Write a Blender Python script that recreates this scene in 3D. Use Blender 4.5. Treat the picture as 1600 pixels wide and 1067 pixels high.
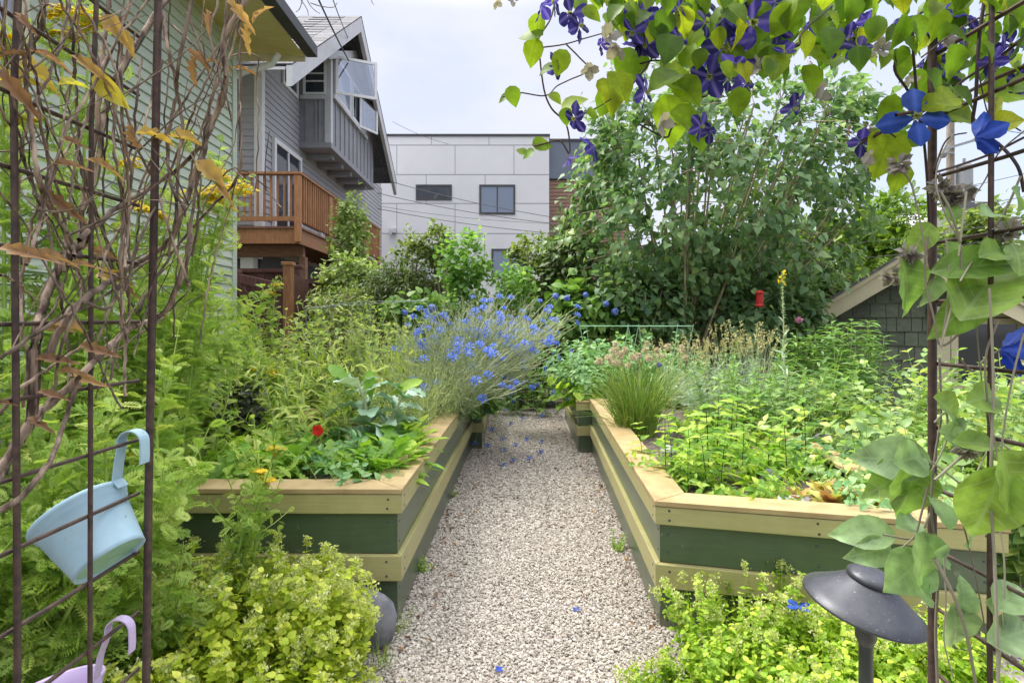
import bpy, math
import numpy as np
from mathutils import Vector, Matrix, Euler

for o in list(bpy.data.objects):
    bpy.data.objects.remove(o)
scene = bpy.context.scene
COL = scene.collection
rng = np.random.default_rng(11)
F, H, HOR = 890.0, 1.2, 505.0          # focal length in photo pixels, eye height, horizon row
R = math.radians

# ------------------------------------------------------------------ camera
cam = bpy.data.cameras.new('camera')
cam.sensor_width = 36.0
cam.lens = F / 1600 * 36
cam.shift_y = -28.5 / 1600
cam.clip_start = 0.02
cam.clip_end = 5000
camo = bpy.data.objects.new('camera', cam)
COL.objects.link(camo)
camo.location = (0, 0, H)
camo.rotation_euler = (R(90), 0, 0)
scene.camera = camo

# ------------------------------------------------------------------ sky, sun, exposure
SUN_EL, SUN_AZ = R(56), R(-62)         # azimuth from +Y, negative = to the left
world = bpy.data.worlds.new('World')
scene.world = world
world.use_nodes = True
nt = world.node_tree
nt.nodes.clear()
def wn(t, **k):
    n = nt.nodes.new(t)
    for a, b in k.items():
        setattr(n, a, b)
    return n
out = wn('ShaderNodeOutputWorld')
bg = wn('ShaderNodeBackground')
bg.inputs[1].default_value = 0.1
sky = wn('ShaderNodeTexSky', sky_type='NISHITA', sun_disc=False, sun_elevation=SUN_EL, sun_rotation=-SUN_AZ)
tc = wn('ShaderNodeTexCoord')
sep = wn('ShaderNodeSeparateXYZ')
nt.links.new(tc.outputs['Generated'], sep.inputs[0])
elev = wn('ShaderNodeMapRange')
elev.inputs[1].default_value = 0.0
elev.inputs[2].default_value = 1.0
nt.links.new(sep.outputs[2], elev.inputs[0])
cl = wn('ShaderNodeValToRGB')          # overcast layer: brighter overhead than at the horizon
cl.color_ramp.elements[0].position = 0.0
cl.color_ramp.elements[0].color = (3.75, 3.75, 3.95, 1)
cl.color_ramp.elements[1].position = 1.0
cl.color_ramp.elements[1].color = (24.0, 23.6, 22.8, 1)
e = cl.color_ramp.elements.new(0.48)
e.color = (3.9, 3.95, 4.3, 1)
nt.links.new(elev.outputs[0], cl.inputs[0])
noi = wn('ShaderNodeTexNoise')
noi.inputs['Scale'].default_value = 3.4
noi.inputs['Detail'].default_value = 5
noi.inputs['Roughness'].default_value = 0.55
mp = wn('ShaderNodeMapping')
mp.inputs['Scale'].default_value = (1, 1, 2.2)
nt.links.new(tc.outputs['Generated'], mp.inputs[0])
nt.links.new(mp.outputs[0], noi.inputs[0])
nr = wn('ShaderNodeMapRange')
nr.inputs[1].default_value = 0.35
nr.inputs[2].default_value = 0.68
nr.inputs[3].default_value = 0.0
nr.inputs[4].default_value = 0.7
nt.links.new(noi.outputs[0], nr.inputs[0])
xr = wn('ShaderNodeMapRange')          # thinner cloud to the right of the picture
xr.inputs[1].default_value = 0.0
xr.inputs[2].default_value = 0.7
xr.inputs[3].default_value = 0.0
xr.inputs[4].default_value = 0.38
nt.links.new(sep.outputs[0], xr.inputs[0])
ad = wn('ShaderNodeMath', operation='MULTIPLY_ADD')
ad.inputs[1].default_value = 0.7
nt.links.new(nr.outputs[0], ad.inputs[0])
nt.links.new(xr.outputs[0], ad.inputs[2])
mx = wn('ShaderNodeMixRGB')
nt.links.new(ad.outputs[0], mx.inputs[0])
nt.links.new(cl.outputs[0], mx.inputs[1])
blue = wn('ShaderNodeMixRGB')
blue.inputs[0].default_value = 0.72
blue.inputs[2].default_value = (2.7, 3.15, 4.5, 1)
nt.links.new(sky.outputs[0], blue.inputs[1])
nt.links.new(blue.outputs[0], mx.inputs[2])
nt.links.new(mx.outputs[0], bg.inputs[0])
nt.links.new(bg.outputs[0], out.inputs[0])

sun = bpy.data.lights.new('sun', 'SUN')
sun.energy = 2.6
sun.angle = R(20)
sun.color = (1.0, 0.95, 0.86)
suno = bpy.data.objects.new('sun', sun)
COL.objects.link(suno)
sd = Vector((math.sin(SUN_AZ) * math.cos(SUN_EL), math.cos(SUN_AZ) * math.cos(SUN_EL), math.sin(SUN_EL)))
suno.rotation_euler = sd.to_track_quat('Z', 'Y').to_euler()
scene.view_settings.view_transform = 'Standard'
scene.view_settings.look = 'None'
scene.view_settings.gamma = 1
scene.view_settings.exposure = 1.27
cy = scene.cycles
cy.max_bounces = 7
cy.diffuse_bounces = 4
cy.glossy_bounces = 2
cy.transmission_bounces = 4
cy.caustics_reflective = cy.caustics_refractive = False

# ------------------------------------------------------------------ helpers
def P(px, py, Y):                      # where a point seen at (px, py) stands when it is Y metres away
    return np.array([(px - 800) / F * Y, Y, H - (py - HOR) / F * Y])
def X(px, Y):
    return (px - 800) / F * Y
def unit(a):
    return a / np.maximum(np.linalg.norm(a, axis=-1, keepdims=True), 1e-9)
def rnd(a, b, n=None):
    return rng.uniform(a, b, n)

class G:                               # collects geometry, links it as ONE mesh object
    def __init__(s):
        s.v, s.f3, s.f4, s.var, s.uv, s.n = [], [], [], [], [], 0
    def add(s, v, f3=None, f4=None, var=0.5, uv=None):
        v = np.asarray(v, float).reshape(-1, 3)
        if f3 is not None and len(f3): s.f3.append(np.asarray(f3, int) + s.n)
        if f4 is not None and len(f4): s.f4.append(np.asarray(f4, int) + s.n)
        s.v.append(v)
        s.var.append(np.broadcast_to(np.asarray(var, float), (len(v),)))
        s.uv.append(np.zeros((len(v), 3)) if uv is None else uv)
        s.n += len(v)
        return s
    def box(s, x0, x1, y0, y1, z0, z1, var=0.5):
        v = [(x, y, z) for x in (x0, x1) for y in (y0, y1) for z in (z0, z1)]
        return s.add(v, f4=[(0, 1, 3, 2), (4, 6, 7, 5), (0, 4, 5, 1), (2, 3, 7, 6), (0, 2, 6, 4), (1, 5, 7, 3)], var=var)
    def bar(s, a, b, w, t, up=(0, 0, 1), var=0.5):          # rectangular bar from a to b, w wide, t along 'up'
        a, b = np.asarray(a, float), np.asarray(b, float)
        d = unit(b - a)
        sx = unit(np.cross(d, up)) * w / 2
        u = unit(np.cross(sx, d)) * t / 2
        v = [p + i * sx + j * u for p in (a, b) for i in (-1, 1) for j in (-1, 1)]
        return s.add(v, f4=[(0, 1, 3, 2), (4, 6, 7, 5), (0, 4, 5, 1), (2, 3, 7, 6), (0, 2, 6, 4), (1, 5, 7, 3)], var=var)
    def prism(s, poly, d, var=0.5):                          # polygon (list of 3-D points) pushed along d
        p = np.asarray(poly, float)
        n = len(p)
        q = p + np.asarray(d, float)
        c = p.mean(0)
        v = np.vstack([p, q, [c], [c + np.asarray(d, float)]])
        f3 = [(2 * n, (i + 1) % n, i) for i in range(n)] + [(2 * n + 1, n + i, n + (i + 1) % n) for i in range(n)]
        f4 = [(i, (i + 1) % n, n + (i + 1) % n, n + i) for i in range(n)]
        return s.add(v, f3, f4, var)
    def plank(s, quad, z0, z1, var=0.5):                     # four plan corners between two heights
        return s.prism([(x, y, z0) for x, y in quad], (0, 0, z1 - z0), var)
    def lathe(s, prof, axis=(0, 0, 1), org=(0, 0, 0), k=24, var=0.5, arc=1.0):
        w = unit(np.asarray(axis, float))
        u = unit(np.cross(w, (0.3, 0.9, 0.2)))
        t = np.cross(w, u)
        full = arc >= 1
        m = k if full else k + 1
        an = np.arange(m) / k * 2 * math.pi * arc
        prof = np.asarray(prof, float)
        v = (np.asarray(org, float) + prof[:, None, 1:2] * w
             + prof[:, None, 0:1] * (np.cos(an)[None, :, None] * u + np.sin(an)[None, :, None] * t))
        f4 = [(i * m + j, i * m + (j + 1) % m, (i + 1) * m + (j + 1) % m, (i + 1) * m + j)
              for i in range(len(prof) - 1) for j in range(k)]
        return s.add(v, f4=f4, var=var)
    def tubes(s, pts, r0, r1=None, k=4, var=None, cap=False):
        pts = np.asarray(pts, float)
        if pts.ndim == 2: pts = pts[None]
        n, m, _ = pts.shape
        if n == 0: return s
        t = unit(np.gradient(pts, axis=1))
        ref = np.where(np.abs(t[..., 2:3]) > 0.93, np.array([1., 0.2, 0]), np.array([0.1, 0.2, 1.]))
        ref = np.broadcast_to(ref[:, m // 2:m // 2 + 1], t.shape)
        u = unit(np.cross(t, ref)); w = np.cross(t, u)
        r1 = r0 if r1 is None else r1
        r0 = np.broadcast_to(np.asarray(r0, float), (n,)); r1 = np.broadcast_to(np.asarray(r1, float), (n,))
        rad = r0[:, None] + (r1 - r0)[:, None] * np.linspace(0, 1, m)[None]
        an = np.arange(k) / k * 2 * math.pi
        v = pts[:, :, None] + rad[:, :, None, None] * (np.cos(an)[:, None] * u[:, :, None] + np.sin(an)[:, None] * w[:, :, None])
        i = np.arange(n)[:, None, None] * m * k; j = np.arange(m - 1)[None, :, None] * k; a = np.arange(k)[None, None]
        b = (a + 1) % k
        f4 = np.stack([i + j + a, i + j + b, i + j + k + b, i + j + k + a], -1).reshape(-1, 4)
        va = rnd(0, 1, n) if var is None else np.broadcast_to(np.asarray(var, float), (n,))
        s.add(v, f4=f4, var=np.repeat(va, m * k))
        if cap:
            for c in range(n):
                o = (np.arange(k)); o0 = s.n - n * m * k + c * m * k
                s.f3.append(np.array([(o0, o0 + q + 1, o0 + q) for q in range(1, k - 1)]))
                o1 = o0 + (m - 1) * k
                s.f3.append(np.array([(o1, o1 + q, o1 + q + 1) for q in range(1, k - 1)]))
        return s
    def inst(s, T, p, D, U, L, var=None, W=None):            # leaf-like template T at points p
        p = np.asarray(p, float).reshape(-1, 3); n = len(p)
        if n == 0: return s
        D = unit(np.broadcast_to(D, p.shape)); U = np.broadcast_to(U, p.shape)
        S = unit(np.cross(D, U + 1e-4 * np.array([1, .7, .3])))
        N = np.cross(S, D)
        L = np.broadcast_to(np.asarray(L, float), (n,))[:, None, None]
        W = L if W is None else np.broadcast_to(np.asarray(W, float), (n,))[:, None, None]
        tv = T['v']
        v = p[:, None] + W * tv[None, :, 0:1] * S[:, None] + L * tv[None, :, 1:2] * D[:, None] + L * tv[None, :, 2:3] * N[:, None]
        k = len(tv); off = (np.arange(n) * k)[:, None, None]
        va = rnd(0, 1, n) if var is None else np.broadcast_to(np.asarray(var, float), (n,))
        s.add(v, (T['f3'][None] + off).reshape(-1, 3) if len(T['f3']) else None,
              (T['f4'][None] + off).reshape(-1, 4) if len(T['f4']) else None,
              np.repeat(va, k), np.tile(T['uv'], (n, 1)))
        return s
    def mesh(s, name, mats, smooth=False):
        v = np.vstack(s.v)
        f3 = np.vstack(s.f3) if s.f3 else np.zeros((0, 3), int)
        f4 = np.vstack(s.f4) if s.f4 else np.zeros((0, 4), int)
        me = bpy.data.meshes.new(name)
        me.vertices.add(len(v)); me.vertices.foreach_set('co', v.astype(np.float32).ravel())
        nl = f3.size + f4.size
        me.loops.add(nl)
        me.loops.foreach_set('vertex_index', np.concatenate([f3.ravel(), f4.ravel()]).astype(np.int32))
        me.polygons.add(len(f3) + len(f4))
        st = np.concatenate([np.arange(len(f3)) * 3, f3.size + np.arange(len(f4)) * 4])
        me.polygons.foreach_set('loop_start', st.astype(np.int32))
        me.update(calc_edges=True)
        me.polygons.foreach_set('use_smooth', np.full(len(me.polygons), bool(smooth)))
        at = me.attributes.new('var', 'FLOAT', 'POINT')
        at.data.foreach_set('value', np.concatenate(s.var).astype(np.float32))
        uv = np.vstack(s.uv)
        if uv.any():
            at = me.attributes.new('luv', 'FLOAT_VECTOR', 'POINT')
            at.data.foreach_set('vector', uv.astype(np.float32).ravel())
        me.materials.append(mats)
        return me
    def build(s, name, mat, parent=None, smooth=False, bevel=0):
        o = bpy.data.objects.new(name, s.mesh(name, mat, smooth))
        COL.objects.link(o)
        if parent: o.parent = parent
        if bevel:
            b = o.modifiers.new('bevel', 'BEVEL'); b.width = bevel; b.segments = 2; b.limit_method = 'ANGLE'
        return o

def tag(o, label=None, cat=None, group=None, kind=None):
    if label: o['label'] = label
    if cat: o['category'] = cat
    if group: o['group'] = group
    if kind: o['kind'] = kind
    return o
def thing(name, label, cat, loc=(0, 0, 0), group=None):
    o = bpy.data.objects.new(name, None)
    o.empty_display_size = 0.1
    COL.objects.link(o)
    o.location = [float(c) for c in loc]
    return tag(o, label, cat, group)
def dup(root, loc, rotz=0, scale=1, label=None):             # a copy of a thing with its parts and sub-parts
    r = root.copy(); COL.objects.link(r)
    r.location = [float(c) for c in loc]; r.rotation_euler = (0, 0, rotz); r.scale = (scale,) * 3
    if label: r['label'] = label
    for ch in list(root.children):
        c = ch.copy(); COL.objects.link(c); c.parent = r
        for gch in list(ch.children):
            d = gch.copy(); COL.objects.link(d); d.parent = c
    return r
def struct(o):
    o['kind'] = 'structure'
    return o

# ---- leaf templates: x across, y along (0..1), z up
def T_leaf(prof, fold=0.15, curl=0.2, wav=0.0, twist=0.0):
    v, f3, f4, uv = [(0, prof[0][0], 0)], [], [], [(0, 0, 0)]
    mid = prof[1:-1]
    wm = max(w for _, w in prof)
    for i, (y, w) in enumerate(mid):
        z = -curl * y * y
        zz = wav * (1 if i % 2 else -1)
        v += [(-w, y, z + fold * w + zz), (0, y, z), (w, y, z + fold * w - zz + twist * y)]
        uv += [(-w / wm, y, 0), (0, y, 0), (w / wm, y, 0)]
    v.append((0, prof[-1][0], -curl * prof[-1][0] ** 2)); uv.append((0, 1, 0))
    f3 += [(0, 2, 1), (0, 3, 2)]
    for i in range(len(mid) - 1):
        a = 1 + 3 * i
        f4 += [(a, a + 1, a + 4, a + 3), (a + 1, a + 2, a + 5, a + 4)]
    a = 1 + 3 * (len(mid) - 1); e = len(v) - 1
    f3 += [(a, a + 1, e), (a + 1, a + 2, e)]
    return dict(v=np.array(v, float), f3=np.array(f3), f4=np.array(f4).reshape(-1, 4), uv=np.array(uv, float))
def T_pin(pairs=5, wid=0.32, pin=0.09, curl=0.2, ang=50, tooth=True):   # feathery, deeply cut leaf
    v, f3, f4 = [], [], []
    def dia(o, d, l, w):
        n = np.array([-d[1], d[0], 0]) * w
        z = np.array([0, 0, -curl * o[1] ** 2])
        b = len(v)
        o = np.asarray(o)
        v.extend([o + z, o + d * l * 0.5 + n + z, o + d * l + z + np.array([0, 0, -.06 * l]), o + d * l * 0.5 - n + z])
        f4.append((b, b + 3, b + 2, b + 1))
    for i in range(pairs):
        y = 0.12 + 0.78 * i / pairs
        l = wid * (math.sin(math.pi * (0.18 + 0.72 * i / pairs)) * 0.9 + 0.12)
        for sx in (-1, 1):
            d = np.array([sx * math.sin(R(ang)), math.cos(R(ang)), 0.12])
            dia((0, y, 0), d, l, pin * 0.45)
            if tooth:
                m = np.array((0, y, 0)) + d * l * 0.4
                d2 = np.array([sx * math.sin(R(ang - 45)), math.cos(R(ang - 45)), 0.1])
                dia(m, d2, l * 0.5, pin * 0.36)
                d3 = np.array([sx * math.sin(R(ang + 38)), math.cos(R(ang + 38)), 0.1])
                dia(m + d * l * .1, d3, l * 0.45, pin * 0.3)
    dia((0, 0.75, 0), np.array([0, 1, 0.0]), 0.27, pin * 0.6)
    dia((0, 0.0, 0), np.array([0, 1, 0.0]), 0.85, 0.015)
    v = np.array(v)
    return dict(v=v, f3=np.zeros((0, 3), int), f4=np.array(f4), uv=np.zeros((len(v), 3)))
OV = T_leaf([(0, 0), (.18, .24), (.45, .33), (.75, .2), (1, 0)], .25, .25)
OVW = T_leaf([(0, 0), (.1, .26), (.3, .4), (.55, .38), (.8, .2), (1, 0)], .2, .3)
HEART = T_leaf([(.06, 0), (-.04, .2), (.12, .4), (.42, .4), (.75, .18), (1, 0)], .3, .35)
LAN = T_leaf([(0, 0), (.25, .1), (.6, .09), (1, 0)], .3, .25)
LIN = T_leaf([(0, 0), (.4, .03), (.75, .022), (1, 0)], .3, .3)
GRASS = T_leaf([(0, 0.008), (.3, .012), (.6, .01), (1, 0)], .3, .12)
SM = T_leaf([(0, 0), (.5, .34), (1, 0)], .3, .15)
SMN = T_leaf([(0, 0), (.45, .17), (1, 0)], .3, .2)
TOOTH = T_leaf([(0, 0), (.1, .2), (.2, .17), (.3, .29), (.4, .24), (.5, .28), (.6, .2), (.7, .21), (.8, .1), (.88, .1), (1, 0)], .3, .3)
RUNC = T_leaf([(0, .01), (.12, .03), (.2, .025), (.25, .1), (.31, .03), (.37, .15), (.44, .05), (.5, .19), (.58, .07), (.65, .21), (.74, .1), (.82, .17), (.92, .09), (1, 0)], .3, .5, .008)
LANW = T_leaf([(0, 0), (.25, .13), (.5, .15), (.78, .08), (1, 0)], .3, .35)
OBL = T_leaf([(0, .01), (.2, .07), (.45, .15), (.7, .2), (.88, .15), (1, 0)], .3, .5, .012)
KALE = T_leaf([(0, .02), (.2, .05), (.32, .2), (.45, .3), (.58, .38), (.7, .34), (.85, .28), (.94, .12), (1, 0)], .3, .45, .045)
ROUND = T_leaf([(0, 0), (.1, .36), (.35, .52), (.7, .45), (.92, .22), (1, 0)], -.1, .1, .02)
BIG = T_leaf([(0, 0), (.05, .12), (.14, .24), (.26, .33), (.4, .375), (.55, .36), (.7, .28), (.84, .16), (.94, .06), (1, 0)], .34, .34, .018, .06)
PETAL = T_leaf([(0, .03), (.15, .1), (.35, .24), (.55, .32), (.75, .28), (.9, .15), (1, 0)], -.18, .25, .02, .05)
TANSY = T_pin(7, .36, .1, .3, 48)
FROND = T_pin(5, .3, .16, .5, 42, False)
FINE = T_pin(6, .26, .05, .2, 40)
DRY = T_leaf([(0, 0), (.12, .13), (.25, .07), (.38, .2), (.5, .12), (.62, .17), (.75, .07), (.88, .08), (1, 0)], .9, .7, .07, .3)
DRY2 = T_leaf([(0, 0), (.15, .16), (.3, .25), (.45, .24), (.6, .27), (.75, .15), (.9, .07), (1, 0)], .7, .6, .05, .35)

# ---- materials
MATS = {}
def mat(name):
    m = bpy.data.materials.new(name); m.use_nodes = True
    n = m.node_tree
    b = n.nodes['Principled BSDF']
    MATS[name] = m
    return m, n, b
def nd(n, t, **k):
    q = n.nodes.new(t)
    for a, b in k.items(): setattr(q, a, b)
    return q
def ramp(n, fac, stops):
    r = nd(n, 'ShaderNodeValToRGB')
    els = r.color_ramp.elements
    while len(els) < len(stops): els.new(0.5)
    for el, (p, c) in zip(els, stops):
        el.position = p; el.color = (*c, 1)
    n.links.new(fac, r.inputs[0])
    return r.outputs[0]
def leafmat(name, stops, trans=0.35, rough=0.5, spec=0.35, veins=False, mid=False, tcol=(1.0, 1.05, 0.55)):
    m, n, b = mat(name)
    a = nd(n, 'ShaderNodeAttribute', attribute_name='var')
    c = ramp(n, a.outputs['Fac'], stops)
    tcx = nd(n, 'ShaderNodeTexCoord')
    noi = nd(n, 'ShaderNodeTexNoise'); noi.inputs['Scale'].default_value = 45 if veins else 22
    noi.inputs['Detail'].default_value = 3
    n.links.new(tcx.outputs['Object'], noi.inputs[0])
    hs = nd(n, 'ShaderNodeHueSaturation')
    mr = nd(n, 'ShaderNodeMapRange'); mr.inputs[1].default_value = .3; mr.inputs[2].default_value = .7
    mr.inputs[3].default_value = .82; mr.inputs[4].default_value = 1.18
    if veins: mr.inputs[3].default_value, mr.inputs[4].default_value, noi.inputs['Scale'].default_value = .6, 1.35, 34
    n.links.new(noi.outputs[0], mr.inputs[0]); n.links.new(mr.outputs[0], hs.inputs['Value'])
    n.links.new(c, hs.inputs['Color'])
    col = hs.outputs[0]
    if veins:
        lu = nd(n, 'ShaderNodeAttribute', attribute_name='luv')
        sp = nd(n, 'ShaderNodeSeparateXYZ'); n.links.new(lu.outputs['Vector'], sp.inputs[0])
        ab = nd(n, 'ShaderNodeMath', operation='ABSOLUTE'); n.links.new(sp.outputs[0], ab.inputs[0])
        m1 = nd(n, 'ShaderNodeMath', operation='MULTIPLY_ADD'); m1.inputs[1].default_value = -.28
        n.links.new(ab.outputs[0], m1.inputs[0]); n.links.new(sp.outputs[1], m1.inputs[2])
        m2 = nd(n, 'ShaderNodeMath', operation='MULTIPLY'); m2.inputs[1].default_value = 7
        n.links.new(m1.outputs[0], m2.inputs[0])
        pp = nd(n, 'ShaderNodeMath', operation='PINGPONG'); pp.inputs[1].default_value = .5
        n.links.new(m2.outputs[0], pp.inputs[0])
        v1 = nd(n, 'ShaderNodeMapRange'); v1.inputs[1].default_value = .0; v1.inputs[2].default_value = .1
        v1.inputs[3].default_value = 1; v1.inputs[4].default_value = 0; n.links.new(pp.outputs[0], v1.inputs[0])
        v2 = nd(n, 'ShaderNodeMapRange'); v2.inputs[1].default_value = .03; v2.inputs[2].default_value = .08
        v2.inputs[3].default_value = 1; v2.inputs[4].default_value = 0; n.links.new(ab.outputs[0], v2.inputs[0])
        mxm = nd(n, 'ShaderNodeMath', operation='MAXIMUM'); n.links.new(v1.outputs[0], mxm.inputs[0]); n.links.new(v2.outputs[0], mxm.inputs[1])
        sc = nd(n, 'ShaderNodeMath', operation='MULTIPLY'); sc.inputs[1].default_value = .38; n.links.new((v2 if mid else mxm).outputs[0], sc.inputs[0])
        if mid: v2.inputs[1].default_value = .02; v2.inputs[2].default_value = .34; sc.inputs[1].default_value = .6
        mv = nd(n, 'ShaderNodeMixRGB'); n.links.new(sc.outputs[0], mv.inputs[0]); n.links.new(col, mv.inputs[1])
        mv.inputs[2].default_value = (*veins, 1)
        col = mv.outputs[0]
        bp = nd(n, 'ShaderNodeBump'); bp.inputs['Strength'].default_value = .35; bp.inputs['Distance'].default_value = .002
        n.links.new(noi.outputs[0], bp.inputs['Height']); n.links.new(bp.outputs[0], b.inputs['Normal'])
    n.links.new(col, b.inputs['Base Color'])
    b.inputs['Roughness'].default_value = rough
    b.inputs['Specular IOR Level'].default_value = spec
    if trans:
        t = nd(n, 'ShaderNodeBsdfTranslucent')
        tm = nd(n, 'ShaderNodeMixRGB', blend_type='MULTIPLY'); tm.inputs[0].default_value = 1
        tm.inputs[2].default_value = (*[x * 1.5 for x in tcol], 1)
        n.links.new(col, tm.inputs[1]); n.links.new(tm.outputs[0], t.inputs[0])
        ms = nd(n, 'ShaderNodeMixShader'); ms.inputs[0].default_value = trans
        n.links.new(b.outputs[0], ms.inputs[1]); n.links.new(t.outputs[0], ms.inputs[2])
        n.links.new(ms.outputs[0], n.nodes['Material Output'].inputs[0])
    return m
def solid(name, c1, c2=None, rough=0.6, scale=8, stretch=(1, 1, 1), metal=0, spec=.4, bump=0, coord='Object', detail=5, lo=.35, hi=.65, usevar=0, specks=None):
    m, n, b = mat(name)
    c2 = c2 or c1
    tcx = nd(n, 'ShaderNodeTexCoord'); mp = nd(n, 'ShaderNodeMapping'); mp.inputs['Scale'].default_value = stretch
    n.links.new(tcx.outputs[coord], mp.inputs[0])
    noi = nd(n, 'ShaderNodeTexNoise'); noi.inputs['Scale'].default_value = scale; noi.inputs['Detail'].default_value = detail
    noi.inputs['Roughness'].default_value = .6
    n.links.new(mp.outputs[0], noi.inputs[0])
    c = ramp(n, noi.outputs[0], [(lo, c1), (hi, c2)])
    if usevar:
        a = nd(n, 'ShaderNodeAttribute', attribute_name='var')
        mr = nd(n, 'ShaderNodeMapRange'); mr.inputs[3].default_value = 1 - usevar; mr.inputs[4].default_value = 1 + usevar
        n.links.new(a.outputs['Fac'], mr.inputs[0])
        hs = nd(n, 'ShaderNodeHueSaturation'); n.links.new(mr.outputs[0], hs.inputs['Value']); n.links.new(c, hs.inputs['Color'])
        c = hs.outputs[0]
    if specks:                                               # dust spots and scuffs
        s1 = nd(n, 'ShaderNodeTexNoise'); s1.inputs['Scale'].default_value = specks[1]; s1.inputs['Detail'].default_value = 3
        n.links.new(tcx.outputs[coord], s1.inputs[0])
        r1 = nd(n, 'ShaderNodeMapRange'); r1.inputs[1].default_value = specks[2]; r1.inputs[2].default_value = specks[2] + .06; r1.inputs[4].default_value = specks[3]
        n.links.new(s1.outputs[0], r1.inputs[0])
        k1 = nd(n, 'ShaderNodeMixRGB'); n.links.new(r1.outputs[0], k1.inputs[0]); n.links.new(c, k1.inputs[1]); k1.inputs[2].default_value = (*specks[0], 1); c = k1.outputs[0]
        r2 = nd(n, 'ShaderNodeMapRange'); r2.inputs[3].default_value = rough - .12; r2.inputs[4].default_value = rough + .2; n.links.new(noi.outputs[0], r2.inputs[0]); n.links.new(r2.outputs[0], b.inputs['Roughness'])
    n.links.new(c, b.inputs['Base Color'])
    b.inputs['Roughness'].default_value = rough; b.inputs['Metallic'].default_value = metal
    b.inputs['Specular IOR Level'].default_value = spec
    if bump:
        bp = nd(n, 'ShaderNodeBump'); bp.inputs['Strength'].default_value = bump; bp.inputs['Distance'].default_value = .004
        n.links.new(noi.outputs[0], bp.inputs['Height']); n.links.new(bp.outputs[0], b.inputs['Normal'])
    return m
def varmat(name, stops, rough=.8, spec=.3, bumpscale=0):
    m, n, b = mat(name)
    a = nd(n, 'ShaderNodeAttribute', attribute_name='var')
    n.links.new(ramp(n, a.outputs['Fac'], stops), b.inputs['Base Color'])
    b.inputs['Roughness'].default_value = rough; b.inputs['Specular IOR Level'].default_value = spec
    return m
def glassmat(name, c, rough=.06):
    m, n, b = mat(name)
    b.inputs['Base Color'].default_value = (*c, 1); b.inputs['Roughness'].default_value = rough
    b.inputs['Specular IOR Level'].default_value = .9
    return m

# ================================================================== materials
M = {}
def painted(name, c, c2, wear, rough=.38, grain=14):         # painted board: grain, dings and worn spots
    m, n, b = mat(name)
    tcx = nd(n, 'ShaderNodeTexCoord'); g = nd(n, 'ShaderNodeTexNoise')
    g.inputs['Scale'].default_value = grain; g.inputs['Detail'].default_value = 6
    n.links.new(tcx.outputs['Object'], g.inputs[0])
    mp = nd(n, 'ShaderNodeMapping'); mp.inputs['Scale'].default_value = (1.2, 1.2, 40)
    n.links.new(tcx.outputs['Object'], mp.inputs[0])
    s = nd(n, 'ShaderNodeTexNoise'); s.inputs['Scale'].default_value = 5; s.inputs['Detail'].default_value = 4
    n.links.new(mp.outputs[0], s.inputs[0])
    av = nd(n, 'ShaderNodeMath', operation='ADD'); n.links.new(g.outputs[0], av.inputs[0]); n.links.new(s.outputs[0], av.inputs[1])
    hv = nd(n, 'ShaderNodeMath', operation='MULTIPLY'); hv.inputs[1].default_value = .5; n.links.new(av.outputs[0], hv.inputs[0])
    base = ramp(n, hv.outputs[0], [(.36, c2), (.62, c)])
    kn = nd(n, 'ShaderNodeTexVoronoi'); kn.inputs['Scale'].default_value = 5.5; n.links.new(tcx.outputs['Object'], kn.inputs[0])   # knots
    kr = nd(n, 'ShaderNodeMapRange'); kr.inputs[1].default_value = .03; kr.inputs[2].default_value = .075; kr.inputs[3].default_value = .75; kr.inputs[4].default_value = 0
    n.links.new(kn.outputs['Distance'], kr.inputs[0])
    km = nd(n, 'ShaderNodeMixRGB'); n.links.new(kr.outputs[0], km.inputs[0]); n.links.new(base, km.inputs[1]); km.inputs[2].default_value = (*[q * .45 for q in wear], 1); base = km.outputs[0]
    sz = nd(n, 'ShaderNodeSeparateXYZ'); n.links.new(tcx.outputs['Object'], sz.inputs[0])                                          # soil splashed on the lowest boards
    sp = nd(n, 'ShaderNodeMath', operation='MULTIPLY_ADD'); sp.inputs[1].default_value = .22; n.links.new(g.outputs[0], sp.inputs[0]); sp.inputs[2].default_value = -.045
    sq = nd(n, 'ShaderNodeMath', operation='SUBTRACT'); n.links.new(sp.outputs[0], sq.inputs[0]); n.links.new(sz.outputs[2], sq.inputs[1])
    sr = nd(n, 'ShaderNodeMapRange'); sr.inputs[1].default_value = 0; sr.inputs[2].default_value = .05; sr.inputs[4].default_value = .55; n.links.new(sq.outputs[0], sr.inputs[0])
    sm = nd(n, 'ShaderNodeMixRGB'); n.links.new(sr.outputs[0], sm.inputs[0]); n.links.new(base, sm.inputs[1]); sm.inputs[2].default_value = (.2, .17, .13, 1); base = sm.outputs[0]
    w = nd(n, 'ShaderNodeTexNoise'); w.inputs['Scale'].default_value = 23; w.inputs['Detail'].default_value = 2
    n.links.new(tcx.outputs['Object'], w.inputs[0])
    wr = nd(n, 'ShaderNodeMapRange'); wr.inputs[1].default_value = .7; wr.inputs[2].default_value = .76; wr.inputs[4].default_value = .7
    n.links.new(w.outputs[0], wr.inputs[0])
    mxx = nd(n, 'ShaderNodeMixRGB'); n.links.new(wr.outputs[0], mxx.inputs[0]); n.links.new(base, mxx.inputs[1]); mxx.inputs[2].default_value = (*wear, 1)
    n.links.new(mxx.outputs[0], b.inputs['Base Color'])
    b.inputs['Roughness'].default_value = rough
    bp = nd(n, 'ShaderNodeBump'); bp.inputs['Strength'].default_value = .25; bp.inputs['Distance'].default_value = .003
    n.links.new(s.outputs[0], bp.inputs['Height']); n.links.new(bp.outputs[0], b.inputs['Normal'])
    return m
M['cream'] = painted('cream_paint', (.4, .37, .17), (.345, .315, .135), (.42, .33, .18))
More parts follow.
